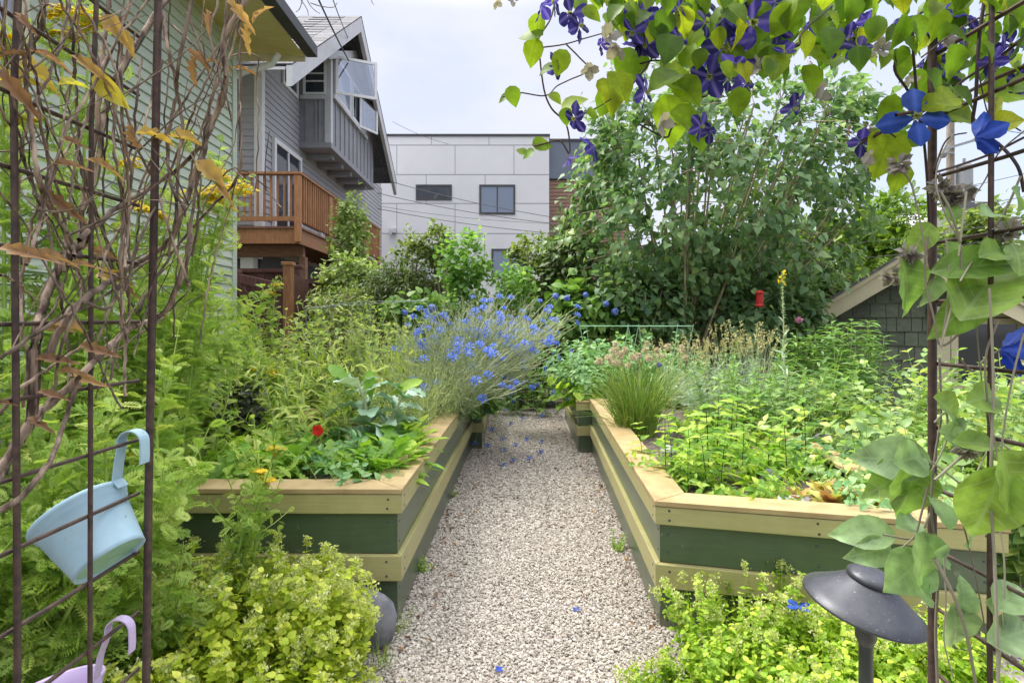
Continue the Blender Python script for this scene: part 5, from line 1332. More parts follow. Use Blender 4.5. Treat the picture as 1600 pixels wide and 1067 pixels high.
mn = ['leftmost broad leaved bush behind the mint sprigs', 'broad leaved bush in front of the phlox', 'broad leaved bush below the shed pilaster', 'broad leaved bush behind the right trellis post', 'tall broad leaved bush right of the trellis post', 'broad leaved bush with yellowing leaves by the trellis grid', 'broad leaved bush at the right edge, upper one', 'low broad leaved bush at the right bed rim', 'low broad leaved bush behind the big pale leaves', 'low broad leaved bush at the right edge', 'broad leaved bush at the foot of the phlox', 'broad leaved bush behind the tall weed stalk', 'tallest broad leaved bush before the shed window', 'rear broad leaved bush at the right edge']
for (px, Y, h), nm in zip(mk, mn):
    r, p = herb('snowberry_bush', nm, 'shrub', px, Y, .0 if X(px, Y) > 1.8 or Y > 5 else ZR - .0, 26, .22, .38, ((h if X(px, Y) > 1.8 else h - ZR) * .6, h if X(px, Y) > 1.8 else h - ZR), OV, .085, 'milkweed', 'pstem', 20, 24, 'opp', sr=.003, group=GM, taper=.25, t0=.25, smooth=True, elj=22)
    g = G(); q, _ = along(p, rnd(.7, 1, (len(p), 2))); q = q.reshape(-1, 3); q = q[rng.permutation(len(q))[:22]]
    parts_of(r, 'berry_cluster', BERRY, q)
rosettes('mound of pale red and lime heuchera leaves at the rim of the right bed', 1300, 2.32, [(0, 0, 1), (.12, .05, .9), (-.12, .05, .9), (.05, .14, 1), (.2, 0, .8)], TOOTH, .1, 'heuchera', 26, (5, 75), ZR, 'heuchera')
rosettes('bright lime leaves between the mint and the heuchera', 1235, 2.75, [(0, 0, 1), (.15, .1, 1), (-.1, .15, 1)], TOOTH, .11, 'mint', 18, (5, 70), ZR, 'lime_leaves')
for px, Y, k, nm in ((1080, 2.8, 'mint', 'fresh seedlings between the mint stems'), (1120, 3.2, 'dandelion', 'soft green seedlings at the centre of the right bed'), (1200, 3.0, 'mint', 'green seedlings left of the dark stone'), (1150, 2.5, 'mint', 'low fresh leaves along the front rim of the right bed'), (1390, 2.3, 'geranium', 'low mixed leaves at the right end of the front rim'), (1280, 3.2, 'geranium', 'low round leaves behind the heuchera'), (1100, 3.9, 'mint', 'low green leaves right of the chives'), (1350, 2.7, 'milkweed', 'creeping blue green leaves behind the pale big leaf'), (1180, 3.7, 'sage', 'yellowing low leaves below the russian sage')):
    herb('ground_leaves', nm, 'plant', px, Y, ZR, 40, .22, .14, (.04, .16), TOOTH if k == 'mint' else OV, .06, k, 'gstem', 8, 15, sr=.0016, group='low leafy plants in the right bed')
def stone(label, p, sz, m, rot=0, name='stone'):
    n = 10; g = G()
    u = np.linspace(0, math.pi, n); v = np.linspace(0, 2 * math.pi, 18, endpoint=False)
    U, V = np.meshgrid(u, v, indexing='ij'); d = np.stack([np.sin(U) * np.cos(V), np.sin(U) * np.sin(V), np.cos(U)], -1).reshape(-1, 3)
    ph = rnd(0, 6, 3); r_ = 1 + .08 * np.sin(d[:, 0] * 3 + ph[0]) + .07 * np.sin(d[:, 1] * 4 + ph[1]) + .05 * np.sin(d[:, 2] * 5 + ph[2])
    r_ = np.where((U.ravel() < 1e-6) | (U.ravel() > math.pi - 1e-6), 1, r_)
    i = np.arange(n - 1)[:, None] * 18; j = np.arange(18)[None]
    g.add(d * r_[:, None] * np.asarray(sz), f4=np.stack([i + j, i + 18 + j, i + 18 + (j + 1) % 18, i + (j + 1) % 18], -1).reshape(-1, 4))
    o = g.build(name, m, smooth=True); o.location = [float(c) for c in p]; o.rotation_euler = (0, 0, rot)
    return tag(o, label, 'stone')
stone('large dark grey boulder beside the left bed corner, half hidden by oregano', (X(568, 2.1), 2.1, .1), (.12, .09, .125), M['stone'], name='boulder')
stone('flat white stone on the rim of the right bed', (X(1236, 2.36), 2.36, .475), (.075, .05, .018), M['pale_stone'], .1)
stone('small round grey stone in bare soil beside the mint', (X(1046, 3.3), 3.3, .46), (.045, .035, .03), M['pale_stone'])
stone('dark round stone under the leaves at the centre of the right bed', (X(1205, 2.7), 2.7, .47), (.05, .04, .035), M['stone'])
stone('dark slate stone lying at the right end of the front rim', (X(1385, 2.2), 2.2, .46), (.06, .05, .025), M['stone'], .4)
stone('dark stone among the leaves below the snowberry', (X(1285, 3.4), 3.4, .5), (.06, .05, .05), M['stone'])
# far right bed
for px, Y, s, nm in ((900, 5.9, 1, 'pale green geranium leaning over the far bed corner'), (945, 6.2, 1.15, 'pale green geranium inside the left tomato cage'), (1010, 6.1, 1.1, 'pale green geranium inside the right tomato cage'), (930, 5.6, .85, 'low geranium leaves just behind the chives'), (1060, 5.8, .8, 'geranium at the right of the tomato cages')):
    herb('geranium', nm, 'plant', px, Y, .42, 46, .22, .32 * s, (.25 * s, .62 * s), TOOTH, .075, 'geranium', 'gstem', 14, 25, sr=.002, group='geraniums in the far right bed', taper=.2, t0=.3)
herb('squash_plant', 'yellow tinged squash leaves between the chives and the far bed rim', 'plant', 900, 5.45, .42, 12, .1, .2, (.1, .25), OVW, .2, 'mint', per=5, el=20)
for px, Y, nm in ((950, 6.2, 'left tomato cage of green wire in the far bed'), (1030, 6.0, 'right tomato cage of green wire in the far bed')):
    r = thing('tomato_cage', nm, 'plant support', (X(px, Y), Y, .42), 'green wire tomato cages')
    for z, w in ((.75, .27), (.45, .24), (.2, .2)):
        g = G(); g.tubes(np.array([(-w, -w, z), (w, -w, z), (w, w, z), (-w, w, z), (-w, -w, z)]), .004, k=5); g.build('ring', M['greenwire'], r)
    for a, b in ((-1, -1), (1, -1), (1, 1), (-1, 1)):
        g = G(); g.tubes([(a * .15, b * .15, 0), (a * .275, b * .275, .77)], .004, k=5); g.build('upright', M['greenwire'], r)
herb('pink_flower', 'pink blossom spray in front of the shed eave', 'flowering plant', 1242, 6.2, .0, 7, .1, .12, (.95, 1.2), LAN, .09, 'phlox', per=22, el=25)
g = G(); puff(g, P(1248, 500, 6.15), .03, 40, SM, .035)
o = g.build('blossom', M['pink']); tag(o, 'pale pink flower cluster against the shed roof edge', 'flower')

# ================================================================== oregano in the foreground
def oregano(label, px, Y, rx, ry, h, n, key, L=.026, hd=.5, lean=(0, 0), grp='golden oregano clumps in the foreground'):
    r = thing('oregano_clump', label, 'herb', (X(px, Y), Y, 0), grp)
    p = stalks(n, 1, .1, (h * .35, h), lean, 6, .6, sq=(rx, ry))
    st, lf = G(), G()
    st.tubes(p, .0013, .0008, k=4); st.build('stem', M['gstem'], r)
    L *= 1.3; put(lf, p, 14, OVW, L, .15, 1, 18, 18, 'opp', taper=.3, vtip=.3)
    q, tg = along(p, rnd(.35, .9, (n, 4))); q = q.reshape(-1, 3); tg = tg.reshape(-1, 3)
    e_ = q + unit(tg * .8 + rdir(len(q), .2)) * rnd(.02, .06, (len(q), 1)); s2 = bez(q, (q + e_) / 2, e_, 4)
    put(lf, s2, 4, OVW, L * .75, .3, 1, 20, 20, 'opp', taper=.3, vlo=.1)
    lf.build('foliage', M[key], r, smooth=True)
    nf = min(int(n * hd), 96)
    tall = np.argsort(-p[:, -1, 2])[:nf]
    for m_ in range(4): parts_of(r, 'flower_head', OREF[m_], p[tall[m_::4], -1])
    return r
OREF = []
for m_ in range(4):
    f = G()
    for k in range(4):
        t = np.array([rnd(-.014, .014), rnd(-.014, .014), 0 if k == 0 else rnd(-.035, 0)]); m = 14
        f.inst(SM, t + rng.normal(size=(m, 3)) * np.array([.0075, .0075, .005]), rdir(m, .9), rdir(m), .0115, rnd(0, 1, m))
    OREF.append(f.mesh('flower_head', M['oreflower']))
oregano('golden oregano at the bottom left, in front of the tansy', 210, 1.62, .3, .22, .3, 250, 'oregano', .026, .12)
oregano('golden oregano in front of the left bed, tall with pale flower heads', 410, 1.92, .28, .2, .42, 190, 'oregano', .025, .45)
oregano('golden oregano nearest the camera on the left', 380, 1.55, .27, .16, .24, 210, 'oregano', .027, .1)
oregano('flowering oregano sprays hanging before the boulder', 500, 1.85, .14, .14, .44, 60, 'oregano', .02, 1)
oregano('sparse golden oregano on the gravel edge at bottom left', 520, 1.62, .13, .1, .16, 60, 'oregano', .02, .6)
oregano('tall flowering oregano against the lower left trim board', 330, 2.1, .2, .09, .38, 80, 'oregano', .022, .5)
oregano('green oregano spreading under the path lamp', 1270, 1.72, .3, .2, .24, 380, 'oregreen', .021, .1)
oregano('green oregano at the bottom right corner', 1500, 1.55, .3, .25, .25, 380, 'oregreen', .022, .05)
oregano('sparse oregano at the right edge of the gravel', 1080, 1.68, .13, .16, .13, 110, 'oregreen', .018, .4)
oregano('flowering oregano sprays against the right bed', 1165, 2.0, .22, .1, .34, 70, 'oregreen', .019, .8)
oregano('oregano nearest the camera right of the gravel', 1200, 1.5, .25, .12, .16, 260, 'oregreen', .021, .06)
oregano('oregano behind the path lamp along the right bed', 1400, 1.78, .2, .1, .3, 160, 'oregreen', .02, .2)
tansy('feathery tansy growing between oregano and bed at left', 170, 1.75, .4, 6, (), (.05, 0), .25, L=.12, t0=0)
for i, (px, Y, nm) in enumerate(((628, 2.2, 'small grass tuft at the left bed corner'), (595, 1.98, 'green weed on the gravel beside the boulder'), (1060, 1.6, 'small weed at the bottom right gravel edge'))):
    herb('grass_tuft', nm, 'grass', px, Y, 0, 18, .03, .05, (.04, .11), GRASS, .06, 'mint', per=4, el=60, sr=.001)
n = 230; y_ = rnd(1.6, 7.8, n); sd_ = rnd(0, 1, n) < .5; ed_ = np.abs(rng.normal(size=n)) * .1 + .02
x_ = np.where(sd_, xl(y_) + ed_, np.minimum(xr_(y_), .95) - ed_); g = G()
g.inst(DRY2, np.stack([x_, y_, np.full(n, .022)], -1), np.stack([rnd(-1, 1, n), rnd(-1, 1, n), rnd(-.1, .3, n)], -1), np.array([0, 0, 1.]), rnd(.012, .03, n), rnd(0, .6, n))
tag(g.build('leaf_litter', M['dry'], smooth=True), 'small brown dry leaf scraps along the edges of the gravel', 'leaf litter', kind='stuff')
for i, (px, Y, nm) in enumerate(((660, 2.75, 'green weed sprouting along the left bed side, near'), (700, 3.9, 'green weed sprouting along the left bed side, far'), (965, 3.0, 'thin weed at the foot of the right bed side'))):
    herb('weed', nm, 'weed', px, Y, 0, 12, .03, .05, (.04, .1), SM, .025, 'mint', per=8, el=30, sr=.001)
def fallen(label, px, py, mk_, s=.022, n=4, z=.02, Y=None):
    Y = Y or F * (H - z) / (py - HOR); g = G(); az = np.arange(n) * 6.283 / n + rnd(0, 1)
    D = np.stack([np.cos(az), np.sin(az), rnd(.1, .5, n)], -1); g.inst(PETAL, np.zeros((n, 3)), D, np.array([0, 0, 1.]), s, rnd(0, 1, n))
    o = g.build('fallen_petal', M[mk_], smooth=True); o.location = [float(c) for c in P(px, py, Y)]; tag(o, label, 'flower petal')
fallen('crumpled dark blue petal on the gravel right of the middle', 901, 951, 'bluepetal', .018)
fallen('blue cornflower head dropped on the gravel at the bottom', 780, 1044, 'bluepetal', .016, 6)
fallen('blue clematis flower fallen on the oregano under the right bed trim', 1248, 948, 'bluepetal', .045, 4, Y=1.9)
fallen('dry dark leaf on the gravel left of the middle', 667, 1028, 'faded', .014, 2)
fallen('small dry leaf on the gravel in the centre', 805, 872, 'faded', .016, 2)
fallen('small dark leaf in the gravel at the lower right', 985, 1012, 'faded', .02, 2)

# ================================================================== woody vine on the left trellis
def catmull(p, m=5):
    p = np.asarray(p, float); q = np.vstack([2 * p[0] - p[1], p, 2 * p[-1] - p[-2]]); res = []
    for i in range(1, len(q) - 2):
        for t in np.linspace(0, 1, m, endpoint=False):
            a, b, c, d = q[i - 1], q[i], q[i + 1], q[i + 2]
            res.append(.5 * (2 * b + (c - a) * t + (2 * a - 5 * b + 4 * c - d) * t * t + (3 * b - a - 3 * c + d) * t ** 3))
    return np.array(res + [p[-1]])
def vine_x(px):                                              # depth of the trellis plane seen in that column
    return np.clip(-.643 * F / (px - 800), .55, 1.02)
vn = thing('woody_vine', 'bare brown woody vine with a few dry yellow leaves twining on the left trellis', 'vine', (-.66, .85, 0))
VO = np.array(vn.location)
main = [
 (8, [(-10, 760), (22, 700), (49, 650), (56, 530), (67, 477), (97, 410), (130, 378), (142, 349)]),
 (7, [(-10, 745), (56, 652), (112, 601), (195, 519), (240, 498), (262, 480), (285, 425), (296, 380), (297, 350)]),
 (6, [(-10, 800), (34, 777), (75, 725), (100, 660), (112, 620), (125, 590)]),
 (7, [(70, 560), (112, 485), (165, 444), (210, 414), (262, 380), (285, 330), (305, 270), (330, 200), (352, 140), (352, 60), (392, -10)]),
 (5, [(124, 375), (187, 322), (240, 289), (285, 259), (319, 221), (337, 187), (352, 142)]),
 (5, [(118, 420), (124, 375), (131, 300), (150, 206), (157, 112), (165, 37), (172, -10)]),
 (5, [(115, 400), (112, 375), (75, 319), (56, 262), (49, 169), (41, 139), (38, 90), (25, -10)]),
 (5, [(38, 92), (58, 60), (70, 20), (74, -10)]),
 (5, [(262, -10), (232, 37), (191, 105), (169, 150), (161, 187), (150, 260), (130, 330)]),
 (4, [(255, 20), (262, 75), (270, 112), (284, 190), (280, 240), (274, 340), (262, 400)]),
 (4, [(300, 0), (280, 100), (275, 150), (262, 220), (268, 290), (290, 330)]),
 (4, [(312, 270), (325, 210), (345, 150), (352, 120)]),
 (3.5, [(100, 425), (98, 330), (60, 180), (80, 110), (105, 20), (110, -10)]),
 (3.5, [(205, -10), (190, 60), (192, 190), (205, 280), (196, 340), (205, 420)]),
 (4, [(0, 560), (30, 540), (90, 500), (150, 470), (205, 430)]),
 (4, [(-5, 650), (40, 600), (100, 560), (150, 520)]),
 (3.5, [(125, 470), (170, 480), (195, 440), (240, 400)]),
 (3, [(55, 520), (90, 470), (105, 420), (100, 380)]),
 (3, [(0, 430), (25, 440), (55, 470)]),
 (3.5, [(60, 660), (85, 600), (95, 540), (125, 470), (120, 420)]),
 (3, [(300, 400), (310, 340), (308, 270), (330, 180)]),
 (2.5, [(340, 0), (330, 60), (352, 150), (362, 190)]),
 (2.5, [(270, 40), (310, 80), (340, 120), (362, 130)]),
 (2, [(290, 20), (320, 90), (330, 130), (362, 180)]),
 (2, [(380, 280), (360, 265), (330, 300), (310, 330)]),
 (1.6, [(440, 325), (420, 300), (395, 275), (365, 262)]),
 (1.6, [(405, 90), (402, 130), (404, 200), (398, 300)]),
 (2.2, [(165, 560), (240, 505), (290, 460), (297, 440)]),
]
main += [(rnd(1.6, 3.6), None) for _ in range(34)]
gb = G()
allp = []
for i, (r, pp) in enumerate(main):
    off_ = rnd(-.05, .035)
    if pp is None:                                           # younger stems wandering up through the grid
        a, b = rnd(15, 330), rnd(300, 640); pp = [(a, b)]; s_ = rnd(-.45, .45)
        while pp[-1][1] > -20 and len(pp) < 9:
            s_ = np.clip(s_ + rnd(-.2, .2), -.7, .7); b -= rnd(50, 85); a = np.clip(a + s_ * 70, -20, 375); pp.append((a, b))
    pts = []
    for j, (a, b) in enumerate(pp):
        Y = vine_x(np.array(a * 1.0)) + off_ + .02 * math.sin(j * 1.7 + i)
        pts.append(P(a, b, max(Y, .5)))
    c = catmull(pts, 6); c[1:-1] += rnd(-.0016, .0016, c[1:-1].shape)
    rr = r * .68 * c[:, 1].mean() / F
    gb.tubes(c, rr * 1.05, rr * .8, k=7, var=rnd(.1, .9)); allp.append(c)
    if r >= 5:                                               # shredding strips beside the older stems
        for q in range(2): gb.tubes(c + rng.normal(size=(1, 3)) * rr * .7, rr * .45, rr * .4, k=5, var=rnd(0, 1))
flat = np.vstack(allp)
for k in range(70):                                          # thin side twigs
    a = flat[rng.integers(len(flat))]; d = unit(np.array([rnd(-.3, .6), rnd(-.4, .6), rnd(-.2, 1)]))
    L_ = rnd(.05, .22); b = a + d * L_
    p = catmull([a, a + d * L_ * .5 + rnd(-.015, .015, 3), b], 4); gb.tubes(p, rnd(.0009, .0018), .0006, k=4)
gb.v = [v - VO for v in gb.v]
gb.build('stem', M['bark'], vn, smooth=True)
def leaf_px(g, px, py, Y, Lpx, ang, T, var, tilt=0., face=1.0, wrat=None, off=None):
    """leaf whose middle is seen at (px, py), Lpx long, pointing at ang degrees, tilted away by tilt"""
    L = Lpx * Y / F; a = R(ang)
    D = np.array([math.cos(a) * math.cos(tilt), math.sin(tilt), math.sin(a) * math.cos(tilt)])
    S = np.array([-math.sin(a), 0, math.cos(a)])
    N = np.cross(D, S); N = N if N[1] < 0 else -N
    U = N * face + np.array([0, 0, .55]) + rnd(-.3, .3, 3)
    c = P(px, py, Y) - D * L * .5
    if off is not None: c = c - off
    g.inst(T, c[None], D[None], U[None], np.array([L]), np.array([var]), None if wrat is None else np.array([L * wrat]))
dl = [(178, 42, 60, -70, .7), (195, 62, 50, -60, .75), (110, 128, 45, 30, .98), (75, 85, 60, 0, .3), (140, 103, 70, -35, .62), (170, 140, 70, -60, .95), (20, 120, 80, 10, .9), (55, 110, 75, -30, .85), (25, 140, 90, -60, .25), (15, 80, 50, 60, .1), (240, 208, 60, 5, .8), (285, 212, 60, 0, .78), (205, 215, 50, -110, .35), (108, 218, 45, -20, .3), (105, 255, 55, 10, .42), (160, 255, 60, -20, .55), (95, 318, 70, -40, .12), (330, 270, 70, -30, .7), (380, 105, 40, 20, .2), (310, 90, 55, -30, .2), (340, 95, 40, 10, .15), (385, 55, 45, -90, .6), (402, 20, 45, 60, .5), (35, 392, 80, -5, .45), (75, 395, 70, 10, .48), (160, 395, 60, -20, .5), (120, 410, 55, 15, .45), (175, 432, 60, -20, .78), (195, 448, 45, -15, .5), (110, 508, 50, 5, .7), (85, 512, 50, -10, .55), (150, 545, 60, -10, .35), (85, 560, 60, 5, .38), (130, 590, 55, -10, .62), (105, 578, 55, 15, .4), (5, 628, 30, 0, .2), (80, 615, 45, -10, .3), (60, 660, 45, -20, .35), (300, 105, 45, -100, .15), (375, 20, 60, -50, .58), (325, 30, 40, -90, .3), (350, 300, 45, -50, .6), (190, 30, 40, 80, .2), (35, 30, 40, -60, .3)]
g = G()
for px, py, L_, an, va in dl:
    Y = float(vine_x(np.array(px * 1.0))) + rnd(-.06, .02); leaf_px(g, px, py, Y, L_ * .82, an + rnd(-10, 10), DRY if va < .65 else DRY2, np.clip(va + rnd(-.04, .04), 0, 1), rnd(-.5, .5), off=VO)
g.build('foliage', M['dry'], vn, smooth=True)

# ================================================================== clematis overhead and at right
cm = thing('clematis_vine', 'purple flowered clematis hanging from the top of the arch at right', 'vine', (.69, .9, 1.5))
CO = np.array(cm.location)
gs = G()
cst = [(2.2, 1., [(1470, -20), (1380, -10), (1250, 70), (1180, 85), (1120, 70), (1050, 55), (1000, 45)]),
 (1.6, .95, [(870, -10), (860, 30), (842, 60), (843, 85), (850, 140), (862, 170), (885, 195), (890, 240), (875, 220), (850, 225), (835, 228)]),
 (1.2, .95, [(843, 75), (880, 70), (915, 60), (950, 50)]), (1.2, .95, [(885, 70), (905, 90), (920, 110), (890, 125), (870, 135), (852, 150), (810, 145), (785, 152)]),
 (1.1, .95, [(890, 195), (905, 180), (930, 170), (955, 155)]), (1.4, 1., [(1040, 55), (1020, 90), (990, 130), (975, 150)]), (1.3, 1., [(1000, 100), (1030, 95), (1065, 110)]),
 (1.6, 1., [(1105, 150), (1080, 160), (1050, 200), (1040, 215), (1000, 195)]), (2.5, .9, [(1600, 60), (1560, 90), (1500, 130), (1470, 160), (1400, 195), (1345, 225)]),
 (3.2, .88, [(1610, 100), (1540, 130), (1470, 165), (1400, 180)]), (2.2, .92, [(1405, 80), (1398, 110), (1420, 145), (1440, 200), (1448, 270), (1452, 350)]),
 (2.2, .9, [(1480, 10), (1430, 30), (1430, 120), (1436, 160), (1445, 210)]), (1.6, .85, [(1600, 30), (1555, 20), (1500, 45), (1440, 90)]), (1.2, .85, [(1595, 205), (1570, 190), (1545, 180), (1530, 120)]),
 (3, .82, [(1540, -10), (1530, 60), (1525, 150), (1522, 200), (1560, 225), (1590, 260), (1600, 300)]), (2.2, .85, [(1460, 270), (1500, 258), (1550, 240), (1600, 215)]),
 (1.3, .9, [(1345, 220), (1380, 205), (1400, 215)]), (1.4, .9, [(1460, 265), (1475, 225), (1490, 212), (1510, 208)]), (1.2, .85, [(1250, 70), (1255, 50), (1300, 10)]), (1.3, .95, [(1200, 90), (1255, 60), (1270, 0)])]
for r, Y, pp in cst:
    c = catmull([P(a, b, Y + .03 * math.sin(a * .03)) for a, b in pp], 5) - CO; gs.tubes(c, r * Y / F, r * Y / F * .85, k=6)
gs.build('stem', M['dstem'], cm, smooth=True)
g = G()
bx, by = [820, 900, 960, 1050, 1150, 1250, 1350, 1450, 1620], [10, 25, 55, 105, 135, 120, 115, 135, 115]
lf_ = [(838, 42, 32, -100), (842, 36, 26, -60), (828, 52, 40, 160), (832, 82, 38, -110), (802, 150, 28, -70), (786, 153, 18, 200), (868, 152, 22, -40), (875, 98, 36, -120), (857, 105, 30, 200), (895, 160, 38, 30), (928, 178, 22, 0), (884, 182, 24, -90), (848, 225, 30, 10), (825, 240, 20, 200), (815, 236, 16, 150), (985, 100, 60, -110), (970, 130, 50, -60), (955, 145, 55, -80), (945, 160, 40, -120), (1060, 125, 75, -10), (1075, 140, 50, -50), (1040, 120, 55, 200), (1050, 185, 70, -80), (1080, 190, 65, -20), (1095, 210, 45, -70), (1155, 160, 40, -80), (1225, 107, 45, -50), (1270, 125, 48, -60), (1160, 110, 40, -30), (1405, 280, 40, -90), (1385, 235, 70, -110), (1415, 218, 40, -10), (1390, 172, 40, -100), (1375, 245, 40, -130), (1490, 150, 60, 0), (1560, 160, 70, -20), (1580, 135, 70, 0), (1480, 110, 70, 20), (1440, 140, 60, -40), (1470, 140, 80, 10), (1500, 175, 60, -10), (1595, 115, 60, -20), (905, 5, 30, -80), (925, 20, 30, -30), (985, 15, 70, -100)]
for px, py, L_, an in lf_:
    leaf_px(g, px, py, rnd(.88, 1.0), L_ * 1.15, an, OVW if L_ < 45 else BIG, rnd(.3, .95), rnd(-.5, .4), off=CO, wrat=1.12 if L_ >= 45 else None)
for k in range(370):
    px = rnd(930, 1620); lim = np.interp(px, bx, by); py = rnd(-60, 1) if rnd(0, 1) < .35 else lim * rnd(0, 1) ** 1.1 - 20
    leaf_px(g, px, py, rnd(.78, 1.12), rnd(26, 54), rnd(-150, -20), BIG, rnd(0, 1), rnd(-.6, .6), rnd(.3, 1.2), off=CO, wrat=rnd(.95, 1.2))
for k in range(12):
    leaf_px(g, rnd(1440, 1620), rnd(95, 190), rnd(.75, .95), rnd(45, 75), rnd(-60, 40), BIG, rnd(.3, 1), rnd(-.6, .6), off=CO)
g.build('foliage', M['clem'], cm, smooth=True)
def clem_flower(n, L, ruffle, seed, closed=0.):
    g = G(); az = np.arange(n) * 6.283 / n + rnd(-.15, .15, n); e = np.full(n, .2 + closed) + rnd(-.25, .25, n)
    D = np.stack([np.cos(az) * np.cos(e), np.sin(az) * np.cos(e), np.sin(e)], -1); U = np.stack([-np.cos(az) * np.sin(e), -np.sin(az) * np.sin(e), np.cos(e)], -1) + rnd(-.25, .25, (n, 3))
    T = T_leaf([(0, .03), (.12, .1), (.28, .22), (.45, .33), (.62, .36), (.78, .3), (.92, .14), (1, .02)], -.22, .4, ruffle * 1.5, .1)
    g.inst(T, D * L * .03, D, U, L * rnd(.85, 1.1, n), rnd(0, .8, n))
    return g
CF = [clem_flower(4, .048, .012, 1).mesh('flower', M['purple'], True), clem_flower(5, .046, .02, 2).mesh('flower', M['purple'], True), clem_flower(4, .046, .03, 3, .7).mesh('flower', M['purple'], True), clem_flower(4, .045, .05, 4, .9).mesh('flower', M['faded'], True)]
g = G(); az = rnd(0, 6.28, 26); D = np.stack([np.cos(az) * .5, np.sin(az) * .5, np.ones(26)], -1); g.inst(SMN, np.zeros((26, 3)), D, rdir(26), .015, rnd(0, 1, 26)); STA = g.mesh('stamens', M['oreflower'])
fl = [(845, 8, 62, 2), (893, 22, 64, 0), (905, 42, 50, 1), (868, 4, 50, 0), (868, 104, 50, 0), (899, 185, 50, 1), (930, 228, 55, 2), (888, 245, 42, 2), (1007, 145, 66, 1), (1003, 25, 66, 1), (1022, 45, 60, 2), (990, 50, 55, 0), (945, 60, 55, 3), (965, 70, 50, 3), (1030, 190, 50, 3), (1135, 70, 84, 0), (1175, 35, 100, 0), (1110, 120, 70, 1), (1165, 132, 50, 2), (1240, 168, 56, 1), (1272, 150, 56, 3), (1095, 198, 48, 1), (1110, 205, 44, 2), (1085, 8, 60, 2), (1345, 222, 52, 2), (1345, 248, 46, 3), (1325, 60, 60, 1), (1345, 90, 50, 3), (1212, 80, 50, 2), (1565, 85, 66, 1), (1580, 70, 60, 0), (1515, 25, 50, 2), (1460, 50, 50, 2), (1548, 95, 54, 2), (1590, 125, 50, 1), (1490, 105, 46, 1), (1060, 60, 50, 1), (1120, 30, 70, 0), (1150, 100, 60, 1), (1095, 90, 50, 2), (1215, 40, 60, 1), (1300, 70, 50, 2), (1400, 30, 50, 2), (1010, 70, 55, 1), (920, 105, 40, 3), (938, 70, 40, 2), (1060, 15, 60, 0), (795, -8, 44, 3), (775, 2, 24, 3)]
for _ in range(26): px = rnd(960, 1600); fl.append((px, np.interp(px, bx, by) * rnd(0, .95), rnd(40, 62), int(rng.integers(0, 4))))
for px, py, w, k in fl:
    Y = rnd(.82, .98); o = bpy.data.objects.new('flower', CF[k]); COL.objects.link(o); o.parent = cm; o.location = Vector(P(px, py, Y) - CO)
    v = Vector((rnd(-.7, .7), rnd(-.9, .2), rnd(-.9, .35))); o.rotation_euler = v.to_track_quat('Z', 'Y').to_euler(); o.scale = (w * .84 * Y / F / .084,) * 3
    if k < 2: s = bpy.data.objects.new('stamens', STA); COL.objects.link(s); s.parent = o
# blue clematis flowers beside the right trellis
bc = thing('blue_clematis', 'vivid blue clematis flowers and grey seed heads on the right trellis', 'vine', (.69, .85, 1.3))
BO = np.array(bc.location)
CB = [clem_flower(4, .05, .03, 1).mesh('flower', M['bluepetal'], True), clem_flower(4, .05, .03, 1, .95).mesh('flower', M['bluepetal'], True)]
for px, py, w, k, dirv in ((1430, 186, 86, 0, (-.3, -.9, .12)), (1522, 215, 80, 1, (.8, .1, .25)), (1600, 222, 60, 1, (.3, -.6, .3)), (1562, 545, 92, 1, (.9, -.1, -.1)), (1600, 540, 70, 1, (.8, -.3, 0.1))):
    Y = .8 if px > 1500 else .86
    o = bpy.data.objects.new('flower', CB[k]); COL.objects.link(o); o.parent = bc; o.location = Vector(P(px, py, Y) - BO); o.rotation_euler = Vector(dirv).to_track_quat('Z', 'Y').to_euler(); o.scale = (w * Y / F / .088,) * 3
    if k == 0: s = bpy.data.objects.new('stamens', STA); COL.objects.link(s); s.parent = o
gs = G()
for r, Y, pp in [(2, .82, [(1490, 210), (1475, 235), (1462, 280), (1475, 330), (1500, 380), (1505, 420)]), (2.5, .84, [(1400, 258), (1420, 280), (1430, 310), (1440, 360), (1450, 420)]), (3, .82, [(1470, 300), (1485, 330), (1500, 380), (1502, 430), (1490, 470), (1470, 540)]), (3, .82, [(1510, 300), (1505, 340), (1498, 400)]),
  (3, .8, [(1595, 275), (1570, 330), (1530, 390), (1500, 440)]), (2.2, .8, [(1600, 205), (1560, 240), (1540, 280), (1520, 310)]), (3, .84, [(1450, 370), (1445, 430), (1460, 500), (1470, 540), (1500, 520), (1510, 500)]), (3, .84, [(1470, 545), (1480, 480), (1482, 420), (1478, 370)]),
  (3, .84, [(1500, 560), (1520, 580), (1540, 560), (1575, 540)]), (2.6, .86, [(1460, 660), (1478, 645), (1480, 680), (1470, 710), (1455, 735)]), (3.4, .82, [(1460, 750), (1520, 700), (1545, 700), (1560, 690), (1600, 720)]), (2.4, .84, [(1455, 720), (1500, 755), (1515, 760), (1530, 730), (1545, 700)]),
  (3, .84, [(1450, 760), (1440, 800), (1430, 835), (1410, 855)]), (4.5, .8, [(1460, 872), (1490, 930), (1510, 990), (1525, 1070)]), (2, .82, [(1475, 870), (1478, 940), (1475, 1000), (1490, 1060)]), (2, .82, [(1495, 780), (1520, 880), (1540, 990), (1545, 1070)]),
  (3, .76, [(1560, 500), (1540, 560), (1545, 640), (1560, 720), (1575, 800)]), (2.6, .78, [(1600, 520), (1580, 600), (1565, 700), (1560, 800), (1570, 900), (1560, 1070)]), (2, .8, [(1525, 500), (1530, 560), (1540, 640), (1550, 700)])]:
    c = catmull([P(a, b, Y + .02 * math.sin(a * .05)) for a, b in pp], 5) - BO; gs.tubes(c, r * .62 * Y / F, r * .48 * Y / F, k=6)
gs.build('stem', M['fstem'], bc, smooth=True)
g = G()
